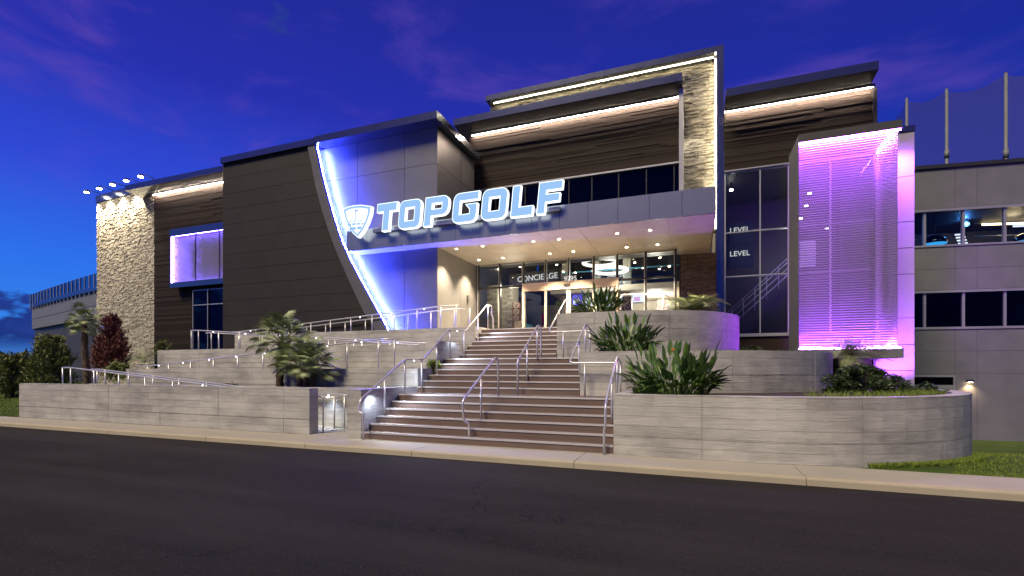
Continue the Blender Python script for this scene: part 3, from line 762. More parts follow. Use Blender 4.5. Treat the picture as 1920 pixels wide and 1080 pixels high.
# reddish stone under the canopy
stones('stone_wall', lambda u, d: (u, 22.35 + d), (XE + .06, XF1 - LEG), (3.1, ZS), 'stone_red', 'reddish brown ledgestone beside the entrance glass')
part('wall_backing', MB().box(XE, XF1 - LEG, 22.38, 22.7, 1.5, ZS), 'interior_dark')
# right wood wall with its roof
YR2 = 20.1; XR0 = XF1 + .01; XR1 = fx(1636, 21.2); ZR2 = fz(1648, 113, YR2); ZR0 = fz(1420, 319, 21.2)
boards('wood_wall', XR0, XR1, 21.2, ZR0 + .1, ZR2 - .25, 'dark wood boards right of the stone frame')
roof(XR0, fx(1648, YR2), YR2, 25, ZR2, .30, .1)
cove(XR0 + .02, XR1 - .02, 21.2, ZR2 - .40)
part('wall_end', MB().box(XR1 + .002, XR1 + .12, 21.1, 26, 1.0, ZR2 - .42), 'dark_metal')
# left wood wall, stone tower and its roof
YLW = 19.5; PT = at(290, 600, YLW); XT = PT.x
ZL = fz(290, 338, YLW - .9)
boards('wood_wall', XT, XLD + .3, YLW, 2.2, ZL - .3, 'dark wood boards of the left recess', h=.12)
part('roof_edge', MB().pyz([(YLW - .9, ZL - .25), (YLW - .9, ZL + .05), (YLW + 5, ZL + .05), (YLW + 5, ZL - .4), (YLW, ZL - .4)], XT - 1.2, XLD + .3), 'coping')
part('roof_box', MB().pxz([(XT - 2.2, ZL), (XT + .3, ZL), (XT + .5, ZL + .55), (XT - .1, ZL + .55)], YLW + 1.5, YLW + 4), 'coping')
cove(XT + .1, XLD, YLW, ZL - .40)
DT = Vector((-2.358, .182)).normalized()
PL = onp(182, 600, (PT.x, PT.y), DT); TL = math.hypot(PL.x - PT.x, PL.y - PT.y); ZTW = fz(290, 352, YLW)
dirT = -DT; 
def tq(u, d):
    n = Vector((-dirT.y, dirT.x)); q = Vector((PL.x, PL.y)) + dirT * u + n * d; return (q.x, q.y)
tower = part('stone_tower', MB().obox((PL.x, PL.y), dirT, 0, TL, .03, 4.0, -.2, ZTW), 'interior_dark', 'tall pale ledgestone tower lit from above')
stones('stone_facing', tq, (0, TL), (.3, ZTW), 'stone', None, tower, lh=.08, ll=.30, dep=.042)
MB().obox((PL.x, PL.y), dirT, -.05, TL + .05, -.06, 4.1, ZTW, ZTW + .45).build('tower_cap', 'coping', tower)
# five floodlights on arms above the stone tower
for i, (a, b) in enumerate(((171, 376), (195, 370), (219, 362), (245, 353), (272, 343))):
    u = TL * (.02 + .235 * i); q = tq(u, -.62); z = ZTW + .52
    base = tq(u, .1)
    fl = thing('floodlight', (q[0], q[1], z), 'bright %s floodlight on an arm above the pale stone tower' % ('leftmost', 'second from left', 'middle', 'second from right', 'rightmost')[i], 'lamp', 'floodlights above the stone tower')
    MB().tube([(base[0], base[1], ZTW + .45), (base[0], base[1], z + .12), (q[0], q[1], z + .12)], .025, 8).build('arm', 'dark_metal', fl)
    MB().tube([(q[0], q[1], z + .1), (q[0], q[1], z - .03)], [.06, .13], 12).build('housing', 'dark_metal', fl)
    MB().disc((q[0], q[1], z - .06), .13, 14, 'z', .025).build('lens', 'lamp_white', fl)
    tg = tq(u, .05); lamp('floodlight_beam', 'SPOT', (q[0], q[1], z - .12), 760, (1, .85, .60), (tg[0], tg[1], ZTW - 3.2), .08, 80, .6)

# ---------------------------------------------------------------- glazing helper
def glazing(name, label, xs, zs, y, gl='glass', fr='black_frame', w=.05, d=.12, parent=None):
    g_ = part(name, MB().box(xs[0] - w, xs[0], y - d / 2, y + d / 2, zs[0], zs[-1]), fr, label)
    for x in xs[1:]: MB().box(x - w / 2, x + w / 2, y - d / 2, y + d / 2, zs[0], zs[-1]).build('mullion', fr, g_)
    for z in zs: MB().box(xs[0], xs[-1], y - d / 2 + .006, y + d / 2 - .006, z - w / 2, z + w / 2).build('transom', fr, g_)
    for a, b in zip(xs[:-1], xs[1:]):
        for c, e in zip(zs[:-1], zs[1:]): MB().box(a + w / 2, b - w / 2, y - .006, y + .006, c + w / 2, e - w / 2).build('pane', gl, g_)
    return g_
# entrance glass
MX = [fx(p, YG) for p in (899, 938, 982, 1024, 1067, 1114, 1158, 1211, 1267)]
ZLAN = 3.14; ZTR = 5.5
eg = part('entrance_glazing', MB().box(MX[0] - .08, MX[0] - .01, YG - .06, YG + .06, ZLAN, ZS), 'light_frame', 'glass entrance front with dark mullions')
for x in MX[0:]: MB().box(x - .035, x + .035, YG - .07, YG + .07, ZLAN, ZS).build('mullion', 'black_frame', eg)
for x in MX[0:]: MB().box(x - .075, x - .037, YG - .05, YG + .05, ZLAN, ZS).build('mullion_cap', 'light_frame', eg)
for a, b in ((MX[0], MX[2]), (MX[6], MX[8])): MB().box(a, b, YG - .064, YG + .064, ZTR - .04, ZTR + .04).build('transom', 'black_frame', eg)
MB().box(MX[0], MX[8], YG - .055, YG + .055, ZS - .07, ZS - .002).build('transom', 'light_frame', eg)
for i, (a, b) in enumerate(zip(MX[:-1], MX[1:])):
    MB().box(a + .036, b - .036, YG - .006, YG + .006, ZTR + .04, ZS - .07).build('pane', 'glass', eg)
    if i < 2 or i > 5: MB().box(a + .036, b - .036, YG - .006, YG + .006, ZLAN, ZTR - .04).build('pane', 'glass', eg)
dr = part('sliding_door', MB().box(MX[2] - .02, MX[6] + .05, YG - .16, YG + .10, ZTR - .28, ZTR + .08), 'bronze_frame', 'tan framed sliding entrance doors')
for x in (MX[2] + .03, MX[6] - .02): MB().box(x - .05, x + .05, YG - .155, YG + .095, ZLAN, ZTR - .28).build('jamb', 'bronze_frame', dr)
for x in (MX[3], MX[4] - .055, MX[4] + .055, MX[5]): MB().box(x - .045, x + .045, YG - .12, YG - .05, ZLAN, ZTR - .281).build('stile', 'bronze_frame', dr)
for a, b in zip((MX[2] + .08, MX[3] + .045, MX[4] + .1, MX[5] + .045), (MX[3] - .045, MX[4] - .1, MX[5] - .045, MX[6] - .07)):
    MB().box(a, b, YG - .09, YG - .08, ZLAN + .08, ZTR - .29).build('pane', 'glass', dr)
    MB().box(a, b, YG - .11, YG - .06, ZLAN, ZLAN + .08).build('bottom_rail', 'bronze_frame', dr)
MB().box(MX[4] - .2, MX[4] + .1, YG - .2, YG - .162, ZTR - .14, ZTR - .06).build('sensor', 'dark_metal', dr)
# upper windows over the canopy
UX = [XB + .02] + [fx(p, YK) for p in (930, 985, 1067, 1110, 1160, 1212, 1264)] + [XK1]
glazing('upper_window', 'dark upper window strip over the canopy', UX, [ZCT - .1, ZK0], YK + .03, 'glass_dark')
part('window_head', MB().box(XB + .02, XK1 + .1, YK - .1, YK + .02, ZK0 + .028, ZK0 + .1), 'light_frame')

# ducts and lamps dimly seen through the upper strip
for (pa, pb, y_) in (((1110, 322), (1150, 382), 24.0), ((985, 350), (1010, 395), 25.0), ((1060, 352), (1262, 318), 26.0)):
    MB().tube([at(*pa, y_), at(*pb, y_ + .4)], .26, 12).build('duct', 'light_frame', bld)
for a_, b_ in ((1170, 329), (1095, 359)):
    p = at(a_, b_, 23.5); r = thing('bay_lamp', (p.x, 23.5, p.z), '%s small white lamp inside the window strip over the canopy' % ('brighter right' if a_ > 1100 else 'fainter left'), 'lamp', 'lamps behind the upper strip')
    MB().disc((p.x, 23.5, p.z), .13, 14, 'z', .03).build('lens', 'lamp_white', r); MB().tube([(p.x, 23.5, p.z + .03), (p.x, 23.5, p.z + .2)], [.13, .05], 12).build('housing', 'dark_metal', r)
# ---------------------------------------------------------------- lobby behind the entrance glass
lob = part('lobby_floor', MB().box(XB, XF1, YG + .08, 32, ZLAN - .3, ZLAN - .01), 'brown_wood')
part('lobby_ceiling', MB().box(XB, XK1 - .02, YK + .3, 32, ZK0 + .25, ZK0 + .5), 'interior_dark')
part('lobby_wall', MB().box(XB + .02, XF1, 31, 31.2, ZLAN, 6.3), 'cream'); part('lobby_wall', MB().box(XB + .02, XF1, 31.02, 31.2, 6.31, ZK0 + .3), 'navy')
part('lobby_wall', MB().box(XB - .28, XB - .03, YG + .1, 31, ZLAN - .3, ZK0 + .3), 'navy'); part('lobby_wall', MB().box(XF1 - .1, XF1 - .005, 22.72, 31, 1.5, ZK0 + .3), 'cream')
part('mezzanine', MB().box(fx(1030, 26), XF1 - .12, 26.2, 31, 5.85, 6.15), 'cream', 'lobby mezzanine edge')
part('mezzanine', MB().box(XB + .02, fx(1028, 26), 25.2, 31, 5.9, 6.6), 'navy')
part('mezzanine_rail', MB().box(fx(1030, 26), XF1 - .12, 26.15, 26.19, 6.95, 7.02), 'teal_print')
part('mezzanine_glass', MB().box(fx(1030, 26), XF1 - .12, 26.165, 26.175, 6.2, 6.95), 'glass')
for px in (1060, 1118, 1175): 
    x = fx(px, 27); part('lobby_column', MB().box(x - .2, x + .2, 27, 27.4, ZLAN, ZK0), 'cream')
# stone piers just inside the glass
for a, b, y in ((904, 932, 22.6), (940, 962, 23.0)):
    x0, x1 = fx(a, y), fx(b, y)
    stones('stone_pier', lambda u, d, y=y: (u, y + d), (x0, x1), (ZLAN, 5.9), 'stone', 'lit stone pier inside the entrance', lh=.1, ll=.3, dep=.04)
    part('pier_core', MB().box(x0, x1, y + .035, y + .8, ZLAN, 5.9), 'cream')
part('beam', MB().prism([(fx(940, 23.2), 23.2, 5.6), (fx(1012, 25), 25.0, 5.3), (fx(1012, 25), 25.3, 5.3), (fx(940, 23.2), 23.5, 5.6)], [(fx(940, 23.2), 23.2, 5.95), (fx(1012, 25), 25.0, 5.65), (fx(1012, 25), 25.3, 5.65), (fx(940, 23.2), 23.5, 5.95)]), 'navy')
part('partition', MB().box(fx(988, 24.5), fx(1011, 24.5), 24.5, 24.7, ZLAN, 5.3), 'navy')
# rings, pendants and screens
def ring(cx, cy, cz, r, lab):
    root = thing('ring_light', (cx, cy, cz), lab, 'lamp', 'ring lights in the lobby')
    pts = [(cx + r * math.cos(2 * math.pi * i / 40), cy + r * math.sin(2 * math.pi * i / 40), cz) for i in range(41)]
    MB().tube(pts, .085, 8).build('ring', 'ring_light', root)
    for k in range(3):
        th = 2.1 * k; MB().tube([(cx + r * math.cos(th), cy + r * math.sin(th), cz), (cx + r * math.cos(th), cy + r * math.sin(th), ZK0 + .25)], .012, 6).build('cable', 'dark_metal', root)
p = at(1125, 492, 24.2); ring(p.x, 24.2, p.z, .82, 'upper white glowing ring light hanging in the lobby')
p = at(1144, 507, 24.6); ring(p.x, 24.6, p.z, .84, 'lower white glowing ring light hanging in the lobby')
p = (fx(1143, 25), 25.2, 6.6); lamp('ring_glow', 'POINT', p, 150, (1, .9, .72), size=.6)
lamp('lobby_glow', 'POINT', (-8.2, 22.0, 5.5), 55, (1, .85, .62), size=.3); lamp('lobby_glow', 'POINT', (-2.0, 28.5, 5.4), 170, (1, .9, .74), size=.3)
PEN = ((1044, 497, 25), (1190, 493, 25.5), (1237, 484, 24.5), (1205, 503, 27), (1236, 505, 28), (1056, 510, 26), (935, 505, 24), (975, 501, 25), (1079, 512, 25.5), (1255, 500, 24))
for a, b, y in PEN:
    p = at(a, b, y); r = thing('pendant_lamp', (p.x, y, p.z), '%s small glowing pendant lamp from the left behind the upper entrance glass' % ORD[sum(1 for q_ in PEN if q_[0] < a)], 'lamp', 'pendants in the lobby')
    MB().disc((p.x, y, p.z), .05, 12, 'z', .03).build('bulb', 'lamp_warm', r); MB().tube([(p.x, y, p.z + .04), (p.x, y, min(p.z + 1.6, ZK0 + .2))], .01, 6).build('cable', 'dark_metal', r)
def screen(a, b, c, d, y, m, lab, m2=None):
    p = at(a, b, y); q = at(c, d, y); r = thing('screen', ((p.x + q.x) / 2, y, q.z), lab, 'screen', 'screens in the lobby')
    MB().box(p.x - .04, q.x + .04, y, y + .08, q.z - .04, p.z + .04).build('casing', 'black_gloss', r); MB().box(p.x, q.x, y - .008, y - .002, q.z, p.z).build('display', m, r)
    if m2: MB().box(p.x + (q.x - p.x) * .1, p.x + (q.x - p.x) * .55, y - .014, y - .009, q.z + (p.z - q.z) * .1, q.z + (p.z - q.z) * .45).build('picture', m2, r)
screen(1163, 546, 1184, 566, 28, 'screen_white', 'left of the two bright white wall screens right of the door')
screen(1186, 545, 1212, 566, 28, 'screen_white', 'right one of the two bright white wall screens, with a pink picture', 'screen_pink')
screen(1073, 552, 1092, 572, 27, 'screen_blue', 'blue and white wall screen behind the bird-of-paradise leaves', 'screen_white')
screen(1098, 550, 1150, 575, 28.5, 'screen_white', 'wide white wall screen behind the door glass')
# round emblem pillars
def emblem_pillar(px, top, bot, y, lab):
    p = at(px, top, y); s = .42; r = thing('emblem_pillar', (p.x, y, ZLAN), lab, 'pillar', 'pillars of stacked square emblem boxes')
    n = 6; h = (p.z - ZLAN) / n
    for i in range(n):
        z = ZLAN + h * i; b = MB().box(p.x - s / 2, p.x + s / 2, y, y + s, z + .012, z + h - .012).build('emblem_box', 'brown_wood', r)
        pts = [(p.x + .12 * math.cos(2 * math.pi * k / 18), y - .012, z + h / 2 + .12 * math.sin(2 * math.pi * k / 18)) for k in range(19)]
        MB().tube(pts, .014, 6).build('emblem_ring', 'white_paint', b); MB().tube([(p.x - .06, y - .012, z + h / 2 + .06), (p.x + .06, y - .012, z + h / 2 - .05)], .016, 6).build('emblem_mark', 'white_paint', b)
emblem_pillar(968, 567, 612, 22.7, 'brown pillar of square boxes with round emblems left of the door')
emblem_pillar(1175, 556, 596, 22.9, 'brown pillar of square boxes with round emblems right of the door')
# poster, armchair, bar counter
p = at(1020, 587, 25); r = thing('poster_stand', (p.x, 25, ZLAN), 'magenta poster stand inside the left door leaf', 'sign')
MB().box(p.x - .13, p.x + .13, 25, 25.04, 3.5, p.z).build('poster', 'magenta_print', r); MB().box(p.x - .02, p.x + .02, 25.04, 25.08, ZLAN, 3.6).build('foot', 'dark_metal', r); MB().disc((p.x, 24.99, 3.95), .08, 12, 'y', .008).build('emblem', 'white_paint', r)
p = at(977, 605, 22.4); r = thing('armchair', (p.x, 22.4, ZLAN), 'tan armchair back just above the stair head', 'chair')
MB().pxz([(p.x - .3, 3.5), (p.x + .28, 3.5), (p.x + .25, 4.02), (p.x - .27, 4.02)], 22.3, 22.42).build('backrest', 'fabric_tan', r)
MB().box(p.x - .3, p.x + .3, 22.42, 22.95, 3.4, 3.6).build('seat', 'fabric_tan', r); MB().box(p.x + .3, p.x + .4, 22.32, 22.9, 3.4, 3.85).build('arm', 'teal_print', r)
for dx in (-.26, .26):
    for yy in (22.36, 22.9): MB().box(p.x + dx - .025, p.x + dx + .025, yy - .025, yy + .025, ZLAN - .01, 3.42).build('leg', 'brown_wood', r)
x0, x1 = fx(1075, 27), fx(1260, 27)
r = thing('bar_counter', ((x0 + x1) / 2, 26.8, ZLAN), 'dark bar counter with blue lit shelves at the back of the lobby', 'counter')
MB().box(x0, x1, 26.4, 27, ZLAN, 4.25).build('front', 'navy', r); MB().box(x0 - .05, x1 + .05, 26.3, 27.05, 4.25, 4.32).build('top', 'black_gloss', r)
MB().box(fx(1222, 26.28), fx(1228, 26.28), 26.28, 26.3, 3.5, 4.1).build('light', 'screen_cyan', r)
# A-board on the landing and guard rail
p = at(1243, 590, 19.6); r = thing('sandwich_board', (p.x, 19.6, ZLAN), 'grey folding sandwich board behind the uppermost planter', 'sign')
for s in (-1, 1): MB().prism([(p.x - .3, 19.6 + s * .28, ZLAN), (p.x + .3, 19.6 + s * .28, ZLAN), (p.x + .3, 19.63 + s * .28, ZLAN), (p.x - .3, 19.63 + s * .28, ZLAN)], [(p.x - .2, 19.6 + s * .03, 4.35), (p.x + .2, 19.6 + s * .03, 4.35), (p.x + .2, 19.63 + s * .03, 4.35), (p.x - .2, 19.63 + s * .03, 4.35)]).build('board', 'canopy_panel', r)
a = at(1163, 553, 19.0); b = at(1243, 551, 18.6)
handrail('short steel guard rail behind the uppermost planter in front of the screens', [[(a.x, a.y, 3.14), (a.x, a.y, a.z), (b.x, b.y, b.z), (b.x + .9, b.y + .9, b.z - .4)]], [(b.x, b.y, 3.14, b.z)])
p = at(1050, 572, 26); r = thing('hanging_plant', (p.x, 26, p.z), 'small green plant hung on the cream wall inside the doors', 'plant')
mb = MB(); random.seed(3)
for i in range(60):
    th = random.uniform(0, 6.28); q = Vector((p.x + random.gauss(0, .1), 25.9 + random.uniform(-.1, .1), p.z + random.gauss(0, .08))); d = Vector((math.cos(th), -.3, math.sin(th))) * .12; s_ = Vector((-math.sin(th), 0, math.cos(th))) * .03
    mb.quad(q - s_, q + d, q + s_, q - d * .2)
mb.build('foliage', 'leaf_bush', r); MB().tube([(p.x, 25.9, p.z - .12), (p.x, 25.9, p.z - .02)], [.05, .08], 8).build('pot', 'brown_wood', r)

# ---------------------------------------------------------------- stair tower glazing (right of the frame)
YT = 21.2; XP0 = fx(1640, YT); 
TX = [XF1 + .06, fx(1425, YT), fx(1478, YT), (fx(1478, YT) + XP0) / 2, XP0]
TZ = [fz(1425, 626, YT), fz(1425, 516, YT), fz(1425, 432, YT), ZR0 + .02]
glazing('stair_window', 'tall dark stair tower window', TX, TZ, YT, 'glass', 'light_frame', .045)
part('window_head', MB().box(XF1 + .01, XP0, YT - .12, YT + .05, ZR0 + .05, ZR0 + .098), 'light_frame')
part('window_sill', MB().box(XF1 + .01, XP0, YT - .1, YT + .05, TZ[0] - .1, TZ[0] - .026), 'light_frame')
part('base_wall', MB().box(XF1 + .01, XP0, YT - .02, YT + .3, 1.0, TZ[0] - .101), 'wood')
part('stairwell_wall', MB().box(XF1 - .09, XR1 + .1, 25.5, 25.7, 1.0, ZR0 + .4), 'interior_dark'); part('stairwell_ceiling', MB().box(XF1, XR1, YT + .27, 25.5, ZR0 + .12, ZR0 + .3), 'interior_dark')
# stair seen through the glass
a = at(1366, 585, 23); b = at(1478, 480, 23); ist = part('inner_stair', MB().prism([(a.x, 23, a.z - .95), (b.x + .6, 23, b.z - .75), (b.x + .6, 23, b.z - 1.05), (a.x, 23, a.z - 1.25)], [(a.x, 24.2, a.z - .95), (b.x + .6, 24.2, b.z - .75), (b.x + .6, 24.2, b.z - 1.05), (a.x, 24.2, a.z - 1.25)]), 'interior_dark', 'dim stair behind the tower glass')
for k in (0, .16, .42, .7): MB().tube([(a.x, 22.95, a.z - k), (b.x + .5, 22.95, b.z - k + .4)], .02, 8).build('rail', 'steel', ist)
for k in range(6):
    x = a.x + (b.x + .4 - a.x) * (k + .3) / 6; z = a.z + (b.z + .4 - a.z) * (x - a.x) / (b.x + .5 - a.x); MB().tube([(x, 22.96, z - .95), (x, 22.96, z)], .015, 6).build('baluster', 'steel', ist)
for (pa, pb) in (((1366, 433), (1478, 428)), ((1366, 521), (1478, 515)), ((1500, 478), (1555, 475)), ((1500, 520), (1555, 517))):
    q0 = at(*pa, 22.5); q1 = at(*pb, 22.5); MB().tube([q0, q1], .022, 8).build('floor_rail', 'steel', ist)
lamp('stairwell_glow', 'POINT', (3.8, 23.6, 6.6), 28, (1, .9, .8), size=.2)
p0 = at(1500, 452, 25.3); p1 = at(1530, 500, 25.3)
part('inner_door', MB().box(p0.x, p1.x, 25.3, 25.4, p1.z, p0.z), 'white_paint')
for a_, b_, y_, w_ in ((1527, 335, 24, 'topmost tiny lamp behind the purple mesh'), (1518, 363, 24, 'second tiny lamp down behind the purple mesh'), (1511, 386, 24, 'third tiny lamp down behind the purple mesh'), (1501, 410, 24, 'fourth tiny lamp down behind the purple mesh'), (1371, 357, 22.6, 'tiny ceiling lamp high in the dark stair window beside the frame leg'), (1550, 430, 24.5, 'lowest and brightest small lamp behind the purple mesh')):
    p = at(a_, b_, y_); r = thing('stairwell_lamp', (p.x, y_, p.z), w_, 'lamp', 'lamps in the stair tower')
    MB().disc((p.x, y_, p.z), .07, 12, 'z', .03).build('lens', 'lamp_white', r); MB().tube([(p.x, y_, p.z + .03), (p.x, y_, p.z + .16)], .05, 10).build('housing', 'dark_metal', r)

# ---------------------------------------------------------------- purple mesh bay
YM0, YM1 = 19.2, 21.1
XM0 = fx(1479, YM1); XM1 = fx(1498, YM0); XM2 = fx(1683, YM0)
ZM1 = fz(1498, 252, YM0) ; ZMt = fz(1498, 268, YM0); ZMb = fz(1498, 654, YM0)
bay = part('mesh_bay', MB().box(XM0, XM1, YM0, YM1, ZMb - .02, ZM1), 'wing_panel', 'purple glowing bay of metal mesh')
MB().box(XM1, fx(1692, YM0), YM0, YM1, ZMt + .01, ZM1 - .002).build('bay_roof', 'wing_dark', bay)
MB().box(XM1 - .1, fx(1694, YM0), YM0 - .03, YM1, ZMb - .34, ZMb - .022).build('bay_floor', 'wing_panel', bay)
MB().box(XM0 + .002, XM1 - .002, YM0 + .002, YM1, 1.9, ZMb - .021).build('bay_leg', 'wing_panel', bay)
def curtain(p0, p1, z0, z1, n=90):
    mb = MB(); a = Vector(p0); b = Vector(p1); d = (b - a); nn = Vector((-d.y, d.x)).normalized(); o = len(mb.v)
    for i in range(n + 1):
        q = a + d * (i / n) + nn * .006 * math.sin(i * .55); mb.v += [(q.x, q.y, z0), (q.x, q.y, z1)]
    for i in range(n): mb.f.append((2 * i, 2 * i + 2, 2 * i + 3, 2 * i + 1))
    mb.smooth = True; return mb
curtain((XM1 + .02, YM0 + .12), (XM2 + .02, YM0 + .12), ZMb, ZMt).build('mesh_curtain', 'wire_mesh', bay)
curtain((XM2 + .05, YM0 + .14), (XM2 + .05, YM1 - .05), ZMb, ZMt, 60).build('mesh_curtain', 'wire_mesh', bay)
MB().box(XM1 + .02, XM2 + .1, YM0 + .035, YM0 + .07, ZMt - .035, ZMt - .005).build('light_strip', 'led_purple', bay)
MB().box(XM1 + .02, XM2 + .1, YM0 + .035, YM0 + .07, ZMb - .018, ZMb + .012).build('light_strip', 'led_purple', bay)
MB().box(XM2 - .04, XM2 + .01, YM0 + .3, YM1 - .1, ZMt - .05, ZMt - .01).build('light_strip', 'led_purple', bay)
MB().box(XM2 - .04, XM2 + .01, YM0 + .3, YM1 - .1, ZMb - .01, ZMb + .03).build('light_strip', 'led_purple', bay)
lamp('bay_flood', 'SPOT', (XM2 + .35, YM0 + .7, ZMt + .15), 1100, (.42, .10, 1), (XM2 + .75, YM1, ZMt - 2.5), .1, 120, .6)
# pale pier lit purple
XPR = fx(1714, YM1); ZPT = fz(1713, 236, YM1)
pier = part('pier', MB().box(XP0 + .02, XPR - .02, YM1 + .03, YM1 + 1.2, -1.3, ZPT), 'dark_metal', 'pale pier washed in purple light')
pz = [-1.3] + [fz(1700, q, YM1) for q in (695, 646, 596, 514, 465, 416, 331)] + [ZPT - .2]
for a, b in zip(pz[:-1], pz[1:]): MB().box(XP0, XPR, YM1 - .02, YM1 + .05, a + .012, b - .012).build('panel', 'purple_pier', pier)
MB().box(XP0 - .02, XPR + .02, YM1 - .05, YM1 + 1.25, ZPT - .188, ZPT + .02).build('pier_cap', 'coping', pier)
lamp('pier_uplight', 'SPOT', (XPR - .7, YM1 - 1.3, 1.25), 620, (.42, .10, 1), (XPR - .55, YM1, 2.6), .1, 100, .8)
part('body_fill', MB().box(XP0 + .1, XPR - .03, YM1 + 1.3, 26, -1.3, ZPT - 1), 'wing_dark')

# ---------------------------------------------------------------- left violet mesh bay and corner window
YB = YLW - .55; XB0 = fx(318, YB); XB1 = XLD + .1
ZB1 = fz(318, 431, YB); ZB0 = fz(318, 540, YB)
lb = part('mesh_bay', MB().box(XB0, XB1, YB, YLW - .03, ZB1 - .28, ZB1), 'coping', 'small violet glowing mesh bay on the left wood wall')
MB().box(XB0, XB1, YB, YLW - .03, ZB0, ZB0 + .22).build('bay_floor', 'coping', lb); MB().box(XB0, XB0 + .09, YB, YLW - .03, ZB0 + .221, ZB1 - .281).build('bay_side', 'coping', lb)
curtain((XB0 + .1, YB + .14), (XB1, YB + .14), ZB0 + .22, ZB1 - .28).build('mesh_curtain', 'wire_mesh', lb)
MB().box(XB0 + .1, XB1, YLW - .12, YLW - .09, ZB0 + .22, ZB1 - .28).build('back_board', 'violet_board', lb)
for px in (366, 411):
    x = fx(px, YB + .1); MB().box(x - .015, x + .015, YB + .08, YB + .12, ZB0 + .22, ZB1 - .28).build('mullion', 'dark_metal', lb)
MB().box(XB0 + .1, XB0 + .14, YB + .05, YB + .10, ZB0 + .24, ZB1 - .3).build('light_strip', 'led_violet', lb)
MB().box(XB0 + .14, XB1, YB + .2, YB + .24, ZB1 - .33, ZB1 - .29).build('light_strip', 'led_violet', lb); MB().box(XB0 + .14, XB1, YB + .2, YB + .24, ZB0 + .23, ZB0 + .26).build('light_strip', 'led_violet', lb)
MB().box(XB0 + .091, XB1, YB + .004, YB + .03, ZB1 - .40, ZB1 - .281).build('bay_lip', 'coping', lb); MB().box(XB0 + .091, XB1, YB + .004, YB + .03, ZB0 + .221, ZB0 + .29).build('bay_lip', 'coping', lb)
YQ = YLW - .25
glazing('corner_window', 'dark glazed corner below the violet bay', [fx(364, YQ), fx(391, YQ), fx(419, YQ) + .3], [2.35, fz(390, 571, YQ), fz(390, 543, YQ)], YQ, 'glass_dark', 'light_frame', .05)
part('window_backing', MB().box(fx(364, YQ), XLD + .3, YQ + .08, YQ + .12, 2.3, fz(390, 540, YQ)), 'navy')

# camera-like fittings
p = at(877, 559, 20); 
MB().box(XB + .002, XB + .06, yj + .6, yj + .75, 4.75, 5.05).build('wall_box', 'dark_metal', bld)

# ================================================================== HITTING-BAY WING (right)
q = ray(1800, 600) ; t_ = 21.4; W0 = Vector((q.x * t_, q.y * t_)); WD = Vector((math.cos(R(8)), math.sin(R(8))))
wing = thing('bay_wing', (W0.x, W0.y, -1.5), 'grey panelled three-storey wing with two long dark window bands on the right', 'building')
def wz(py): return onp(1800, py, W0, WD).z
def wu(px): 
    p = onp(px, 600, W0, WD); return (Vector((p.x, p.y)) - W0).dot(WD)
def wb(name, m, u0, u1, d0, d1, z0, z1, parent=None, label=None): return MB().obox(W0, WD, u0, u1, d0, d1, z0, z1).build(name, m, parent or wing, label=label)
U0, U1 = wu(1690), wu(2150)
cols = [U0, wu(1791), wu(1832), wu(1832) + (wu(1832) - wu(1791)) * 5.2, wu(1832) + (wu(1832) - wu(1791)) * 6.2, U1]
zt = wz(306)
wb('coping', 'dark_metal', U0, U1, -.08, 1.5, wz(313), zt)
bands = [(wz(389), wz(313.5)), (wz(503), wz(461)), (wz(543), wz(503)), (wz(658), wz(617)), (wz(700), wz(658)), (-1.6, wz(700))]
for za, zb in bands:
    wb('wall_core', 'dark_metal', U0, U1, .04, .35, za, zb)
    for a, b in zip(cols[:-1], cols[1:]): wb('panel', 'wing_panel', a + .008, b - .008, random.uniform(0, .004), .06, za + .005, zb - .005)
for za, zb in ((wz(394), wz(389.5)), (wz(461), wz(457.5)), (wz(548), wz(543.5)), (wz(617), wz(612.5))): wb('trim', 'light_frame', U0, U1, -.04, .1, za + .002, zb - .002)
def wwin(lab, z0, z1, gl):
    wn_ = wb('window_band', 'light_frame', U0, U0 + .05, .06, .14, z0, z1, label=lab)
    us = [U0, wu(1735), wu(1808), wu(1886), wu(1970), U1]
    for u in us[1:]: MB().obox(W0, WD, u - .045, u + .045, .03, .17, z0, z1).build('mullion', 'light_frame', wn_)
    for a, b in zip(us[:-1], us[1:]): MB().obox(W0, WD, a + .046, b - .046, .09, .10, z0, z1).build('pane', gl, wn_)
wwin('upper window band with blue and yellow light inside', wz(457.5), wz(394), 'glass'); wwin('lower dark window band', wz(612.5), wz(548), 'glass_dark')
for zf, zc in ((wz(470), wz(385)), (wz(625), wz(540))):
    wb('room_back', 'navy', U0, U1, 5.0, 5.2, zf, zc); wb('room_floor', 'interior_dark', U0, U1, .4, 5.0, zf - .2, zf); wb('room_ceiling', 'interior_dark', U0, U1, .4, 5.0, zc, zc + .2)
# things in the upper bay
def wp(px, py, d):
    o = W0 + Vector((-WD.y, WD.x)) * d; return onp(px, py, o, WD)
def dome(px, py, d, r, lab):
    p = wp(px, py, d); root = thing('dome_lamp', tuple(p), lab, 'lamp', 'dome lamps in the hitting bays')
    prof = [(r * math.cos(a), r * .8 * math.sin(a)) for a in [R(90 * i / 7) for i in range(8)]]
    mb = MB(); mb.smooth = True; n = 22; o = 0
    for rr, zz in prof:
        for k in range(n): mb.v.append((p.x + rr * math.cos(2 * math.pi * k / n), p.y + rr * math.sin(2 * math.pi * k / n), p.z + zz))
    for i in range(len(prof) - 1):
        for k in range(n): j = (k + 1) % n; mb.f.append((i * n + k, i * n + j, (i + 1) * n + j, (i + 1) * n + k))
    mb.build('shade', 'black_gloss', root); MB().disc((p.x, p.y, p.z - .03), r * .96, 22, 'z', .02).build('glowing_disc', 'dome_cyan', root)
    MB().tube([(p.x, p.y, p.z + .75 * r), (p.x, p.y, wz(386))], .015, 6).build('cable', 'dark_metal', root)
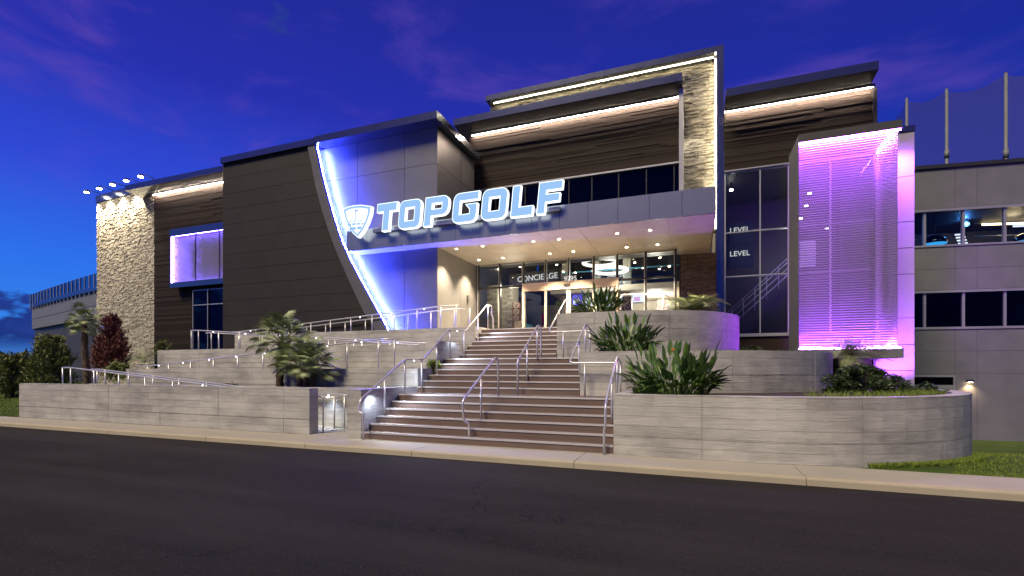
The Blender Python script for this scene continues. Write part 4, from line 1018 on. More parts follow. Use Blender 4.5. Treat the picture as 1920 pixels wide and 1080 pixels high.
dome(1752, 457, 1.2, .48, 'black dome lamp with blue underside in the left upper bay'); dome(1925, 452, 1.2, .48, 'black dome lamp with blue underside cut by the right picture edge')
def tubelamp(pa, pb, d, m, lab, r=.05):
    a = wp(*pa, d); b = wp(*pb, d); root = thing('tube_lamp', tuple(a), lab, 'lamp', 'tube lamps in the upper bay')
    MB().tube([a, b], r, 8).build('tube', m, root)
    for k in (.1, .9): c = a.lerp(b, k); MB().tube([c, (c.x, c.y, wz(386))], .01, 6).build('cable', 'dark_metal', root)
tubelamp((1842, 421), (1990, 416), 3.2, 'tube_yellow', 'long warm glowing tube lamp in the upper window band')
tubelamp((1900, 424), (2000, 421), 3.8, 'screen_white', 'short white tube lamp below the long warm one')
p = wp(1812, 419, 2.6); r = thing('spot_lamp', tuple(p), 'bright blue spot lamp in the upper window band', 'lamp'); MB().tube([(p.x, p.y, p.z + .1), (p.x - .05, p.y - .12, p.z)], [.08, .12], 10).build('housing', 'dark_metal', r); MB().disc((p.x - .05, p.y - .15, p.z - .06), .11, 12, 'y', .02).build('lens', 'blue_lamp', r)
lamp('blue_spot_glow', 'POINT', (p.x - .2, p.y - .3, p.z), 25, (.1, .35, 1), size=.1); c = wp(1900, 418, 2.4); lamp('tube_glow', 'POINT', tuple(c), 22, (1, .75, .4), size=.3)
a = wp(1788, 436, 1.6); b = wp(1815, 460, 1.6); r = thing('menu_board', (a.x, a.y, b.z), 'tilted lit menu board behind the upper window band', 'sign')
MB().prism([(a.x, a.y, a.z), (b.x - .15, b.y, a.z + .08), (b.x, b.y, b.z - .1), (a.x + .18, a.y, b.z - .1)], [(a.x, a.y + .05, a.z), (b.x - .15, b.y + .05, a.z + .08), (b.x, b.y + .05, b.z - .1), (a.x + .18, a.y + .05, b.z - .1)]).build('board', 'navy', r)
for k in range(4): zz = b.z + (a.z - b.z) * (.1 + .22 * k); MB().box(a.x + .16 - .04 * k, b.x - .05 - .04 * k, a.y - .02, a.y - .008, zz, zz + .07).build('line', 'screen_white', r)
for (pa, pb, d) in (((1716, 449), (1735, 448), 1.0), ((1826, 443), (1990, 439), 3.0), ((1737, 417), (1806, 412), 3.4), ((1826, 419), (1850, 418), 3.2)):
    r = thing('bay_rail', tuple(wp(*pa, d)), 'thin pale rail in the upper bay %s' % {1716: 'at the left edge', 1826: 'behind the tube lamps', 1737: 'above the dome lamp'}.get(pa[0]) if pa[1] != 419 else 'short pale rail beside the blue spot lamp', 'rail', 'rails in the upper bays')
    MB().tube([wp(*pa, d), wp(*pb, d)], .03, 8).build('bar', 'light_frame', r)
# lower door with light
dz1 = wz(704); u0, u1 = wu(1712), wu(1790)
d_ = wb('service_door', 'light_frame', u0, u1, -.04, .03, wz(707), dz1, label='pale framed double service door')
wb('frame', 'light_frame', u1 - .06, u1, -.042, .03, -1.6, wz(707), d_); wb('transom', 'light_frame', u0, u1 - .062, -.041, .03, wz(729), wz(722), d_)
wb('pane', 'glass_dark', u0, u1 - .07, -.02, -.01, wz(722), wz(707), d_); wb('pane_back', 'navy', u0, u1 - .07, -.006, -.003, wz(722), wz(707), d_)
for a, b in ((wu(1718), wu(1739)), (wu(1743), wu(1786))):
    lf = wb('leaf', 'light_frame', a, b, -.045, .0, -1.55, wz(729.5), d_); MB().obox(W0, WD, a + .12, b - .12, -.05, -.046, -1.2, wz(733)).build('glass_light', 'navy', lf)
p = wp(1820, 717, -.12); r = thing('wall_lamp', tuple(p), 'small wall lamp throwing a warm pool of light on the wing', 'lamp')
MB().obox((p.x, p.y), WD, -.09, .09, -.06, .13, p.z + .02, p.z + .12).build('hood', 'dark_metal', r); MB().obox((p.x, p.y), WD, -.06, .06, -.04, .06, p.z, p.z + .015).build('lens', 'lamp_warm', r)
lamp('wall_lamp_beam', 'SPOT', (p.x, p.y - .02, p.z - .02), 42, (1, .68, .34), (p.x + .01, p.y + .03, p.z - 1), .03, 125, .9)

# netting poles and net behind the wing
net_pts = []
for i, (px, top, t0) in enumerate(((1700, 185, 37), (1775, 168, 33.5), (1886, 138, 30), (2030, 98, 27))):
    q = ray(px, top); p = Vector((q.x * t0, q.y * t0, CAMZ + q.z * t0)); net_pts.append(p)
    if i < 3:
        r = thing('net_pole', (p.x, p.y, -1.5), '%s pale steel pole of the range netting' % ('short far left', 'middle', 'tall right')[i], 'pole', 'netting poles')
        MB().tube([(p.x, p.y, -1.5), (p.x, p.y, p.z)], [.13, .085], 12).build('shaft', 'pole_grey', r); MB().tube([(p.x, p.y, p.z), (p.x, p.y, p.z + .05)], .09, 12).build('cap', 'pole_grey', r)
        zc = onp(px, 296, (p.x, p.y), WD).z; MB().tube([(p.x, p.y, zc), (p.x, p.y, zc + .5)], .14, 12).build('collar', 'pole_grey', r)
mb = MB(); a = net_pts[0]; ext = ray(1682, 214); e = Vector((ext.x * 40, ext.y * 40, CAMZ + ext.z * 40)); P_ = [e] + net_pts
for a, b in zip(P_[:-1], P_[1:]):
    n = 8
    for k in range(n):
        u, v = k / n, (k + 1) / n; s0 = .45 * 4 * u * (1 - u); s1 = .45 * 4 * v * (1 - v); c = a.lerp(b, u); d = a.lerp(b, v)
        mb.quad((c.x, c.y + .2, 0), (d.x, d.y + .2, 0), (d.x, d.y + .2, d.z - s1), (c.x, c.y + .2, c.z - s0))
tag(mb.build('range_net', 'net', None), 'dark see-through range netting hung between the pale poles', 'net')

# ================================================================== FAR CURVED WING (left)
ctrl = []
for px, py in ((215, 536), (182, 545.5), (150, 553), (120, 561), (95, 568), (75, 573.5), (60, 578)):
    d = ray(px, py); t0 = (7.5 - CAMZ) / d.z; ctrl.append(Vector((d.x * t0, d.y * t0)))
ctrl.append(ctrl[-1] + Vector((-.5, 9))); ctrl = ctrl[::-1]
cw = thing('curved_wing', (ctrl[3].x, ctrl[3].y, 0), 'grey curved far wing with glass railing at the left edge', 'building')
ribbon(MB(), ctrl, .0, .4, 5.5, 7.5).build('upper_wall', 'wing_panel', cw); ribbon(MB(), ctrl, -.02, .3, 6.42, 6.44).build('joint', 'wing_dark', cw)
ribbon(MB(), ctrl, .25, .6, -.5, 5.5).build('lower_wall', 'wing_dark', cw); ribbon(MB(), ctrl, .235, .3, 2.9, 2.93).build('joint', 'black_frame', cw)
ribbon(MB(), ctrl, -.16, .5, 7.5, 7.82).build('deck_edge', 'coping', cw)
poly = [(p.x, p.y) for p in offs(ctrl, .3)] + [(-36, 40), (-60, 40)]
MB().pxy(poly, 6.9, 7.4).build('roof', 'wing_dark', cw)
rl = thing('glass_railing', (ctrl[3].x, ctrl[3].y, 7.8), 'pale glass balustrade on top of the curved left wing', 'railing')
S_ = seglen([tuple(p) for p in ctrl]); L0 = S_[1]; tot = S_[-1]; n = 22
for i in range(n):
    a = L0 + (tot - L0) * i / n; b = L0 + (tot - L0) * (i + 1) / n; pl = sub([tuple(p) for p in ctrl], S_, a + .04, b - .04)
    ribbon(MB(), pl, -.10, -.085, 7.86, 8.78).build('pane', 'glass_rail', rl)
    p = offs(sub([tuple(p) for p in ctrl], S_, a, a + .1), -.1)[0]; MB().box(p.x - .035, p.x + .035, p.y - .035, p.y + .035, 7.3, 8.8).build('post', 'light_frame', rl)

# ================================================================== SIGN
SY = 16.30
def rounded(pts):
    out = []; n = len(pts)
    for i, p in enumerate(pts):
        r = p[2] if len(p) > 2 else 0; b = Vector(p[:2])
        if not r: out.append(b); continue
        a = Vector(pts[i - 1][:2]); c = Vector(pts[(i + 1) % n][:2]); u = (a - b).normalized() * r; v = (c - b).normalized() * r
        for k in range(7): t = k / 6; out.append((b + u).lerp(b, t).lerp(b.lerp(b + v, t), t))
    return out
def area(P): return sum(a.x * b.y - b.x * a.y for a, b in zip(P, P[1:] + P[:1])) / 2
def grow(P, d):
    if area(P) < 0: P = P[::-1]
    out = []
    for a, b, c in zip(P[-1:] + P[:-1], P, P[1:] + P[:1]):
        e1 = (b - a).normalized(); e2 = (c - b).normalized(); n1 = Vector((e1.y, -e1.x)); n2 = Vector((e2.y, -e2.x)); m_ = (n1 + n2); m_ = m_.normalized() / max(.35, m_.normalized().dot(n1)); out.append(b + m_ * d)
    return out
def filled(name, loops, y0, y1, m, parent):
    cu = bpy.data.curves.new(name, 'CURVE'); cu.dimensions = '2D'; cu.fill_mode = 'BOTH'; cu.extrude = (y1 - y0) / 2
    for P in loops:
        s = cu.splines.new('POLY'); s.points.add(len(P) - 1); s.use_cyclic_u = True
        for k, p in enumerate(P): s.points[k].co = (p.x, p.y, 0, 1)
    ob = bpy.data.objects.new(name, cu); COL.objects.link(ob); dg = bpy.context.evaluated_depsgraph_get()
    me = bpy.data.meshes.new_from_object(ob.evaluated_get(dg)); bpy.data.objects.remove(ob); org = ORG[parent.name]
    for v in me.vertices: x, y, z = v.co; v.co = (x - org[0], (y0 + y1) / 2 - z - org[1], y - org[2])
    me.name = name; me.materials.clear(); me.materials.append(M[m]); o = bpy.data.objects.new(name, me); COL.objects.link(o); o.parent = parent; ORG[o.name] = org; return o
LET = {
 'T': ([[(0, 1), (0, .70), (.33, .70), (.33, 0), (.66, 0), (.66, .70), (1, .70), (1, 1)]]),
 'O': ([[(0, 0, .26), (1, 0, .26), (1, 1, .26), (0, 1, .26)], [(.29, .27), (.71, .27), (.71, .73), (.29, .73)]]),
 'P': ([[(0, 0), (.3, 0), (.3, .34), (1, .34, .3), (1, 1, .28), (0, 1)], [(.3, .57), (.72, .57), (.72, .77), (.3, .77)]]),
 'G': ([[(0, 0, .26), (1, 0, .26), (1, .60), (.52, .60), (.70, .42), (.70, .27), (.28, .27), (.28, .73), (1.04, .73), (1.04, 1), (0, 1, .28)]]),
 'L': ([[(0, 0), (1, 0), (1, .30), (.36, .30), (.36, 1), (0, 1)]]),
 'F': ([[(0, 0), (.34, 0), (.34, .36), (.92, .36), (.92, .61), (.34, .61), (.34, .73), (1, .73), (1, 1), (0, 1)]])}
sign = thing('letter_sign', (-8, SY, 7.1), 'large glowing white and blue letter sign with golf shield on the canopy edge', 'sign')
zA0, zA1 = 7.17, 7.10; zH = 1.10
spans = (('T', 704, 745), ('O', 746, 791), ('P', 794, 843), ('G', 847, 897), ('O', 901, 953), ('L', 957, 1002), ('F', 1006, 1055))
for ch, pa, pb in spans:
    xa, xb = fx(pa, SY), fx(pb, SY); f = (pa - 704) / 350; zb_ = zA0 + (zA1 - zA0) * f; wd = (xb - xa) * .90
    loops = [[Vector((xa + p.x * wd + .10 * p.y * zH, zb_ + p.y * zH)) for p in rounded(lp)] for lp in LET[ch]]
    big = [grow(loops[0], .010)] + [grow(l, -.010) for l in loops[1:]]; sml = [grow(loops[0], -.016)] + [grow(l, .016) for l in loops[1:]]
    lt = filled('letter', big, SY, SY + .16, 'sign_edge', sign); filled('letter_face', sml, SY - .012, SY - .001, 'sign_face', lt)
MB().box(fx(700, SY + .22), fx(1050, SY + .22), SY + .18, SY + .30, 7.22, 7.36).build('raceway', 'canopy_panel', sign)
# shield
sx0, sx1 = fx(643.5, SY), fx(697, SY); cxs = (sx0 + sx1) / 2; hw = (sx1 - sx0) / 2
def shield(s, dz=0):
    P = []; zt_, zb_ = 8.36, 7.02; mid = 7.75
    top = [(-1, .93), (-.6, .985), (-.2, 1.0), (.3, .985), (1, .90)]; rt = [(.93, .68), (.72, .42), (.42, .18), (.05, 0)]; lf = [(-.30, .16), (-.62, .40), (-.86, .66)]
    for a, b in top + rt + lf: P.append(Vector((cxs + a * hw * s, mid + (zb_ + b * (zt_ - zb_) - mid) * s + dz)))
    return P
sh = filled('shield', [shield(1.0)], SY - .02, SY + .16, 'sign_edge', sign); filled('shield_border', [shield(.95)], SY - .030, SY - .021, 'sign_face', sh); filled('shield_face', [shield(.80)], SY - .040, SY - .031, 'sign_white', sh)
def ell(x, z, a, b, n=14): return [Vector((cxs + x + a * math.cos(2 * math.pi * k / n), z + b * math.sin(2 * math.pi * k / n))) for k in range(n)]
yy = (SY - .050, SY - .041)
filled('flag', [[Vector((cxs - .06, 8.17)), Vector((cxs + .12, 8.13)), Vector((cxs - .06, 8.05))]], *yy, 'sign_face', sh); filled('flag_pole', [[Vector((cxs - .075, 7.68)), Vector((cxs - .05, 7.68)), Vector((cxs - .05, 8.18)), Vector((cxs - .075, 8.18))]], *yy, 'sign_face', sh)
for x, z, a, b in ((-.30, 7.72, .07, .02), (-.14, 7.71, .07, .02), (.10, 7.69, .06, .018), (.24, 7.68, .06, .018), (-.13, 7.58, .1, .04), (.10, 7.57, .09, .038), (-.36, 7.58, .09, .055), (.30, 7.55, .06, .03), (-.19, 7.40, .17, .065), (.14, 7.40, .12, .06)): filled('green', [ell(x, z, a, b)], *yy, 'sign_face', sh)
# small lettering
def text(s, x, y, z, h, m, parent, rotz=0, ext=.008):
    cu = bpy.data.curves.new('lettering', 'FONT'); cu.body = s; cu.size = h; cu.extrude = ext; cu.align_x = 'LEFT'
    ob = bpy.data.objects.new('lettering', cu); COL.objects.link(ob); dg = bpy.context.evaluated_depsgraph_get(); me = bpy.data.meshes.new_from_object(ob.evaluated_get(dg)); bpy.data.objects.remove(ob)
    org = ORG[parent.name]; c_, s_ = math.cos(rotz), math.sin(rotz)
    for v in me.vertices: a, b, d = v.co; v.co = (x + a * c_ + d * s_ - org[0], y + a * s_ - d * c_ - org[1], z + b - org[2])
    me.materials.clear(); me.materials.append(M[m]); o = bpy.data.objects.new('lettering', me); COL.objects.link(o); o.parent = parent; ORG[o.name] = org; return o
glow('pale_letters', (1, .93, .86), .45)
p = at(1057, 527, YG - .17); n9 = thing('house_number', (p.x, YG - .02, p.z), 'white street number 9295 on the glass over the doors', 'number'); text('9295', p.x, YG - .17, p.z, .30, 'pale_letters', n9)
p = at(970, 529, 23.0); cg = thing('wall_lettering', (p.x, 23.0, p.z), 'pale CONCIERGE lettering inside the entrance glass', 'sign'); text('CONCIERGE', p.x, 23.0, p.z, .40, 'pale_letters', cg, R(-10))
MB().prism([(p.x - .5, 23.16, p.z - .25), (p.x + 2.4, 22.65, p.z - .25), (p.x + 2.4, 22.75, p.z - .25), (p.x - .5, 23.26, p.z - .25)], [(p.x - .5, 23.16, p.z + .45), (p.x + 2.4, 22.65, p.z + .45), (p.x + 2.4, 22.75, p.z + .45), (p.x - .5, 23.26, p.z + .45)]).build('sign_band', 'interior_dark', cg)
for b, lab in ((481, 'pale LEVEL lettering on the dark stair tower wall'), (437, 'upper cut off LEVEL lettering behind the stair tower transom')):
    p = at(1368, b, 22.3); lv = thing('level_sign', (p.x, 22.3, p.z), lab, 'sign', 'level signs'); text('LEVEL', p.x, 22.3, p.z, .30, 'pale_letters', lv)
    MB().box(p.x - .1, p.x + .9, 22.33, 22.36, p.z - .5, p.z + .4).build('plate', 'navy', lv)

# ================================================================== PLANTS
def leaf_paradise(bend, a=.55, b=.55, wd=.075):
    mb = MB(); pts = []; th = .05; p = Vector((0, 0, 0)); n = 14; st = (a + b) / n; k0 = max(round(n * a / (a + b)), 2)
    for i in range(n + 1): pts.append((p.copy(), th)); th += bend / n * (1.7 if i >= k0 else .6); p = p + Vector((math.sin(th), 0, math.cos(th))) * st
    mb.tube([q for q, _ in pts[:k0 + 2]], .0075, 4); mb.smooth = False
    o = len(mb.v); m_ = n - k0
    for j, i in enumerate(range(k0, n + 1)):
        q, t0 = pts[i]; nn = Vector((-math.cos(t0), 0, math.sin(t0))); w_ = wd * max(math.sin(math.pi * (.07 + .91 * (j / m_) ** .85)) ** .75, .05)
        mb.v += [tuple(q + Vector((0, -w_, 0)) + nn * w_ * .45), tuple(q), tuple(q + Vector((0, w_, 0)) + nn * w_ * .45)]
    for j in range(m_):
        e = o + 3 * j; mb.f += [(e, e + 1, e + 4, e + 3), (e + 1, e + 2, e + 5, e + 4)]
    return mb
PAR = [leaf_paradise(b, a_, bl, w_).mesh('leaf', 'leaf_paradise') for b, a_, bl, w_ in ((.1, .82, .36, .052), (.3, .66, .36, .055), (.55, .60, .34, .056), (.8, .46, .36, .057), (1.1, .36, .34, .054), (1.3, .24, .32, .05), (.5, .30, .34, .05))]
def spawn(name, me, parent, loc, rot, sc, label=None):
    o = bpy.data.objects.new(name, me); COL.objects.link(o); o.parent = parent; o.location = loc; o.rotation_euler = rot; o.scale = (sc,) * 3 if not isinstance(sc, tuple) else sc; return o
def paradise(x, y, z, n, h, spread, label, seed, flowers=1):
    random.seed(seed); r = thing('bird_of_paradise_plant', (x, y, z), label, 'plant', 'bird-of-paradise plants')
    for i in range(n):
        az_ = random.uniform(0, 6.283); k = random.random() ** .7; tilt = R(2 + 58 * k); 
        me = PAR[min(int(k * 5.0 + random.uniform(-.8, 1.4)), 6) if k > .1 else 0]
        sp_ = .24 * spread * math.sqrt(random.random())
        spawn('leaf', me, r, (sp_ * math.cos(az_ + .4), sp_ * math.sin(az_ + .4) * .7, -.03), (random.uniform(-.25, .25), tilt * (.85 - .4 * k), az_), h * random.uniform(.72, 1.08))
    for i in range(flowers):
        az_ = random.uniform(-2.5, -.6); hx, hy = .25 * math.cos(az_), .25 * math.sin(az_); z1 = h * random.uniform(.75, .95)
        fl = MB().tube([(x, y, z), (x + hx * .5, y + hy * .5, z + z1 * .6), (x + hx, y + hy, z + z1)], .009, 5); f_ = fl.build('flower_stem', 'leaf_paradise', r)
        mb = MB()
        for k in range(6):
            a_ = R(30 + 22 * k); c_ = Vector((x + hx, y + hy, z + z1)); d = Vector((math.cos(a_) * .06, 0, math.sin(a_) * .08)); mb.quad(c_ + Vector((-.012, 0, 0)), c_ + Vector((.012, 0, 0)), c_ + d)
        mb.build('flower', 'orange_petal', f_)
paradise(fx(1262, 10.35), 10.35, 1.08, 280, 1.0, 2.6, 'lowest and largest bird-of-paradise plant, in the front planter', 1, 1)
paradise(fx(1172, 12.75), 12.75, 2.0, 220, .95, 2.2, 'middle bird-of-paradise plant, in the second planter', 2, 1)
paradise(fx(1120, 15.4), 15.4, 3.31, 200, .92, 2.1, 'topmost bird-of-paradise plant, before the entrance doors', 3, 0)

def fan_frond(nb=26, L_=.42, pet=.5, spread=250):
    mb = MB(); mb.tube([(0, 0, 0), (pet * .35, 0, pet * .8), (pet * .75, 0, pet * 1.15)], [.012, .01, .007], 5); mb.smooth = False; c = Vector((pet * .75, 0, pet * 1.15)); d0 = Vector((.8, 0, .55)).normalized(); s = Vector((0, 1, 0)); up = d0.cross(s)
    for i in range(nb):
        a = R(-spread / 2 + spread * i / (nb - 1)); d = d0 * math.cos(a) + s * math.sin(a); sd = -d0 * math.sin(a) + s * math.cos(a); l = L_ * (.72 + .28 * math.cos(a * .8)) * random.uniform(.9, 1.06)
        m_ = c + d * l * .5 + up * -.02; e = c + d * l + Vector((0, 0, -.13 * l / .42)); w_ = .0105
        o = len(mb.v); mb.v += [tuple(c + d * .03 - sd * .004), tuple(c + d * .03 + sd * .004), tuple(m_ - sd * w_), tuple(m_ + sd * w_ + up * .012), tuple(e)]
        mb.f += [(o, o + 1, o + 3, o + 2), (o + 2, o + 3, o + 4)]
    return mb
random.seed(8); FAN = [fan_frond(34, .44, .42).mesh('frond', 'leaf_palm'), fan_frond(38, .50, .5).mesh('frond', 'leaf_palm'), fan_frond(30, .40, .58, 220).mesh('frond', 'leaf_palm')]
def crown(r, x, y, z, n, sc, lo=-30, hi=86):
    ox, oy, oz = ORG[r.name]
    for i in range(n):
        el_ = R(lo + (hi - lo) * ((i + .5) / n)); az_ = i * 2.39996 + random.uniform(-.3, .3)
        spawn('frond', random.choice(FAN), r, (x - ox, y - oy, z - oz), (random.uniform(-.3, .3), R(58) - el_, az_), sc * random.uniform(.8, 1.1))
def trunk(r, pts, r0, r1, m='bark'):
    P = []; rr = []; n = 14; V = [Vector(p) for p in pts]
    for i in range(n + 1):
        t = i / n * (len(V) - 1); k = min(int(t), len(V) - 2); P.append(V[k].lerp(V[k + 1], t - k)); rr.append((r0 + (r1 - r0) * i / n) * (1.0 + (.16 if i % 2 else -.08)))
    MB().tube(P, rr, 10).build('trunk', m, r)
    mb = MB()
    for i in range(70):
        t = random.random() * (len(V) - 1); k = min(int(t), len(V) - 2); c = V[k].lerp(V[k + 1], t - k); a = random.uniform(0, 6.28); d = Vector((math.cos(a), math.sin(a), .0)); rad = r0 + (r1 - r0) * t / (len(V) - 1); s = Vector((-d.y, d.x, 0)) * rad * .35
        mb.quad(c + d * rad * .9 - s, c + d * rad * .9 + s, c + d * rad * 1.35 + Vector((0, 0, rad * 1.1)))
    mb.build('bark_scales', m, r, kind='stuff')
random.seed(21)
PX, PY, PZ = fx(574, 11.62), 11.62, 1.05
fp = thing('fan_palm', (PX, PY, PZ), 'bushy fan palm with three short trunks above the pavement wall', 'palm')
for dx, hh, n_, s_ in ((-.30, .50, 20, 1.2), (.0, .60, 24, 1.3), (.30, .46, 16, 1.1)):
    trunk(fp, [(PX + dx * .7, PY, PZ - .05), (PX + dx * .9, PY, PZ + hh * .5), (PX + dx * 1.15, PY, PZ + hh)], .095, .075); crown(fp, PX + dx * 1.15, PY, PZ + hh, n_, s_ * .78, -8, 84)
crown(fp, PX - .30, PY + .1, PZ + .85, 20, 1.0, -20, 80)
px2 = fx(525, 11.75); f2 = thing('fan_palm', (px2, 11.75, 1.05), 'taller fan palm rising behind the bushy three-trunk palm', 'palm')
trunk(f2, [(px2, 11.75, 1.0), (px2, 11.75, 2.0), (px2 + .05, 11.75, 2.5)], .11, .08); crown(f2, px2 + .05, 11.75, 2.45, 34, 1.1, -25, 86)
xq, yq = fx(160, 12.6), 12.6; zq = fz(158, 605, yq)
f3 = thing('cabbage_palm', (xq, yq, .3), 'slim palm tree with rough tall trunk before the curved wing', 'palm')
trunk(f3, [(xq + .15, yq, .3), (xq + .12, yq, 1.4), (xq - .03, yq, 2.4), (xq - .05, yq, zq)], .13, .10); crown(f3, xq - .05, yq, zq - .05, 40, .85, -35, 88)
for k in (-1, 1): MB().tube([(xq + .15 + k * .55, yq - .3, .2), (xq + .08, yq, 1.25)], .02, 6).build('stake', 'brown_wood', f3)
# feathery palm on the top planter, two cycads
def feather(n=24, L_=1.0, m='leaf_palm', droop=1.5):
    mb = MB(); th = .25; p = Vector((0, 0, 0)); P = []
    for i in range(n + 1): P.append((p.copy(), th)); th += droop / n; p = p + Vector((math.sin(th), 0, math.cos(th))) * (L_ / n)
    mb.tube([q for q, _ in P[::4]], .008, 4); mb.smooth = False
    for i in range(3, n + 1):
        q, t0 = P[i]; d = Vector((math.sin(t0), 0, math.cos(t0))); nn = Vector((-math.cos(t0), 0, math.sin(t0))); l = .30 * L_ * math.sin(math.pi * (.12 + .82 * i / n)) + .05
        for s in (-1, 1):
            e = q + (d * .75 + Vector((0, s, 0)) * .8 + nn * .25).normalized() * l + Vector((0, 0, -.04)); mb.quad(q - d * .009, q + d * .009, q.lerp(e, .5) + d * .012, e, q.lerp(e, .5) - d * .012)
    return mb
random.seed(4); FE = [feather(24, 1.0, droop=d).mesh('frond', 'leaf_palm') for d in (.8, 1.4, 1.9)]; FY = [feather(24, 1.0, droop=1.7).mesh('frond', 'leaf_yellow')]
def cycad(name, x, y, z, n, sc, label, cat='palm', yellow=0, lo=5, hi=80):
    r = thing(name, (x, y, z), label, cat)
    trunk(r, [(x, y, z - .05), (x, y, z + .1 * sc)], .09 * sc, .08 * sc)
    for i in range(n):
        el_ = R(lo + (hi - lo) * ((i + .5) / n)); spawn('frond', random.choice(FE) if i >= yellow else FY[0], r, (0, 0, .06 * sc), (random.uniform(-.3, .3), R(60) - el_ * .72, i * 2.4), sc * random.uniform(.8, 1.1))
cycad('feather_palm', fx(1300, 16.9), 16.9, 3.42, 44, 1.12, 'feathery palm with some yellow fronds by the red stone', yellow=5)
cycad('cycad', fx(228, 11.3), 11.3, .9, 12, .55, 'small dark cycad behind the handrail on the far left', 'plant')
cycad('cycad', fx(270, 15.2), 15.2, 2.0, 10, .75, 'small upright cycad at the foot of the stone tower', 'plant')
cycad('cycad', fx(813, 13.6), 13.5, 1.5, 10, .4, 'low green cycad behind the rail beside the stair', 'plant') if False else None
cycad('feather_palm', fx(1592, 17.2), 17.2, 1.95, 26, 1.1, 'small feathery palm below the purple mesh bay', lo=0)
def bush(name, x, y, z, rx, ry, h, n, m, label, cat='shrub', shape=1.0, leaf=.09, up=.6, seed=1, stem=True):
    random.seed(seed); r = thing(name, (x, y, z), label, cat); mb = MB()
    nb = max(n // 55, 12)
    for b_ in range(nb):                                  # leafy sprays, each its own length and lean
        a = random.uniform(0, 6.283); f = random.random() ** .85; top = max(1 - f ** (3.2 - 1.5 * min(shape, 1.2)), .02) ** .8
        k = math.sqrt(random.random()); p0 = Vector((x + rx * .55 * k * top * math.cos(a), y + ry * .55 * k * top * math.sin(a), z + h * .86 * f))
        dr_ = Vector((math.cos(a) * (1 - up) * 1.4 * rx / max(h * .4, .2), math.sin(a) * (1 - up) * 1.4, up + .15)).normalized(); ln = (.28 + .20 * random.random()) * min(h, 1.6) * (.5 + .5 * top + .15)
        for i in range(n // nb):
            t = random.random(); c = p0 + dr_ * ln * t + Vector((random.gauss(0, 1), random.gauss(0, 1), random.gauss(0, 1))) * leaf * (.75 - .5 * t) + Vector((dr_.x, dr_.y, -.4)) * ln * .22 * t * t
            d = (dr_ + Vector((random.gauss(0, .55), random.gauss(0, .55), random.gauss(0, .45)))).normalized() * leaf * random.uniform(.6, 1.4)
            s = d.cross(Vector((random.gauss(0, 1), random.gauss(0, 1), random.gauss(0, 1)))).normalized() * leaf * .17
            mb.quad(c - d * .5, c + s, c + d, c - s)
    mb.build('crown', m, r)
    for k in range(5):
        a = k * 1.256; MB().tube([(x, y, z - .1), (x + rx * .25 * math.cos(a), y + ry * .25 * math.sin(a), z + h * .4), (x + rx * .4 * math.cos(a), y + ry * .4 * math.sin(a), z + h * .72)], [.03, .02, .008], 5).build('stem', 'bark', r)
    return r
yb = 13.2; bush('bottlebrush_shrub', fx(98, yb), yb, .45, .95, .9, 2.85, 11000, 'leaf_bush', 'large green upright shrub before the curved wing', seed=3, leaf=.13, shape=.9)
yb = 12.4; bush('bottlebrush_shrub', fx(22, yb), yb, .4, 1.0, .9, 1.95, 7000, 'leaf_bush', 'green shrub at the left picture edge above the lawn', seed=4, leaf=.13, shape=.7)
yb = 13.0; bush('bottlebrush_shrub', fx(-25, yb), yb, .4, 1.2, .9, 2.2, 4000, 'leaf_bush', 'green shrub cut off by the left picture edge', seed=5, leaf=.13, shape=.7)
yb = 15.6; bush('red_shrub', fx(208, yb), yb, 1.2, 1.55, 1.0, 3.25, 12000, 'leaf_red', 'tall reddish brown shrub at the foot of the stone tower', seed=6, leaf=.12, shape=1.15, up=.75)
yb = 14.9; bush('low_shrub', fx(220, yb), yb, 1.2, .9, .5, .75, 2500, 'leaf_bush', 'low green shrub under the red one', seed=16, leaf=.11, shape=.5, up=.4)
yb = 17.2; bush('low_shrub', fx(305, yb), yb, 2.35, .38, .35, .75, 1500, 'leaf_bush', 'small grey-green shrub beside the third ramp wall', seed=7, leaf=.09)
yb = 13.4; bush('glossy_shrub', fx(1612, yb), yb, 1.05, .85, .6, .72, 5000, 'leaf_dark', 'dark glossy shrub at the back of the front planter', seed=8, leaf=.075, up=.3, shape=.35)
yb = 13.9; bush('low_shrub', fx(1672, yb), yb, 1.05, .55, .4, .42, 1800, 'leaf_dark', 'small purple-lit shrub beneath the lit pier', seed=9, leaf=.07, up=.4, shape=.4)
yb = 13.6; bush('low_shrub', fx(1735, yb), yb, 1.05, .5, .35, .26, 1000, 'leaf_dark', 'low dark shrub at the right end of the front planter', seed=10, leaf=.06, up=.4, shape=.3)
yb = 16.2; bush('low_shrub', fx(1412, yb), yb, 2.0, .55, .35, .30, 1300, 'leaf_dark', 'low dark ground shrub behind the middle planter wall', seed=11, leaf=.07, up=.4, shape=.3)
yb = 10.35; bush('low_shrub', fx(1205, yb), yb, 1.07, .35, .2, .2, 900, 'leaf_grass', 'low leafy growth at the foot of the largest bird-of-paradise', seed=12, leaf=.05, up=.4, shape=.3)
yb = 12.9; bush('low_shrub', fx(812, yb) , yb, 1.62, .22, .18, .26, 500, 'leaf_grass', 'small green plant behind the ramp rail beside the stair', seed=13, leaf=.08, up=.5, shape=.4)
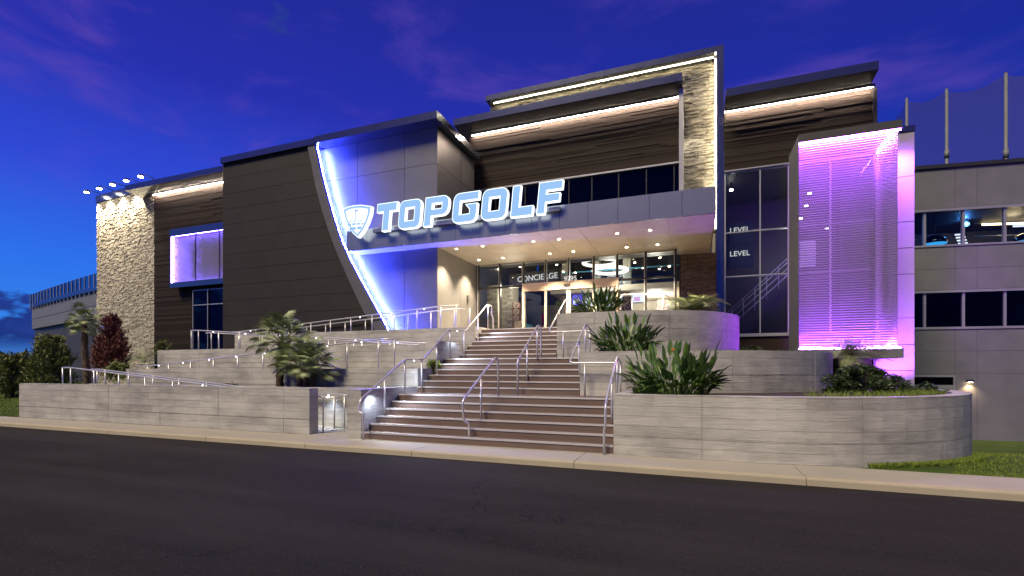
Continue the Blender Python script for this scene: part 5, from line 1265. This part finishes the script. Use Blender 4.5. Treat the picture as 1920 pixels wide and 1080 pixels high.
yb = 11.6; bush('low_shrub', fx(430, yb), yb, 1.04, .6, .2, .12, 700, 'leaf_dark', 'thin ground cover left of the fan palms on the pavement wall', seed=14, leaf=.05, up=.4, shape=.3)

# ================================================================== GRASS
def grass(label, n, place, h, m='leaf_grass', seed=0, w_=.006):
    random.seed(seed); mb = MB()
    for i in range(n):
        x, y, z = place(); hh = h * random.uniform(.4, 1.2); a = random.uniform(0, 6.28); b = random.uniform(0, 6.28); l = hh * random.uniform(.1, .7)
        s = Vector((math.cos(a), math.sin(a), 0)) * w_; t = Vector((math.cos(b) * l, math.sin(b) * l, hh)); c = Vector((x, y, z - .01))
        mb.quad(c - s, c + s, c + t * .55 + s * .6 + Vector((0, 0, .02)), c + t)
    o = mb.build('grass', m, None, kind='stuff'); o['label'] = label; o['category'] = 'grass'; return o
def arc_pt(path, d, u):
    P = [Vector(p) for p in path]; s = seglen([tuple(p) for p in P]); L_ = s[-1] * u; pl = sub([tuple(p) for p in P], s, max(L_ - .02, 0), min(L_ + .02, s[-1])); return offs(pl, d)[0]
def g1():
    p = arc_pt(P1, random.uniform(.35, .8), random.uniform(.30, .62)); return (p.x, p.y, 1.09)
grass('thin bright grass along the top of the front planter', 1100, g1, .17, seed=1)
def g2():
    p = arc_pt(P2, random.uniform(.3, .7), random.uniform(.25, .7)); return (p.x, p.y, 2.02)
grass('sparse grass along the top of the middle planter', 160, g2, .14, seed=2)
def g3():
    u = random.uniform(.36, .7); p = arc_pt(P1, -random.uniform(.01, .06 + .5 * max(0, u - .4)), u); return (p.x, max(p.y, 9.585), gz(p.x, p.y))
grass('unmown grass along the foot of the front planter', 5200, g3, .10, seed=3, w_=.005)
def g4():
    while True:
        x, y = random.uniform(3.5, 16), 9.58 + 13 * random.random() ** 1.9
        if (x - .9) ** 2 + (y - 14.15) ** 2 > 4.78 ** 2 and x > .42 * y - .2: return (x, y, gz(x, y))
grass('mown lawn at the right edge of the picture', 26000, g4, .06, seed=4, w_=.006)
def g5():
    x, y = random.uniform(-31, -21.9), random.uniform(9.62, 14); return (x, y, gz(x, y))
grass('mown lawn on the bank at the left edge of the picture', 14000, g5, .06, seed=5, w_=.008)
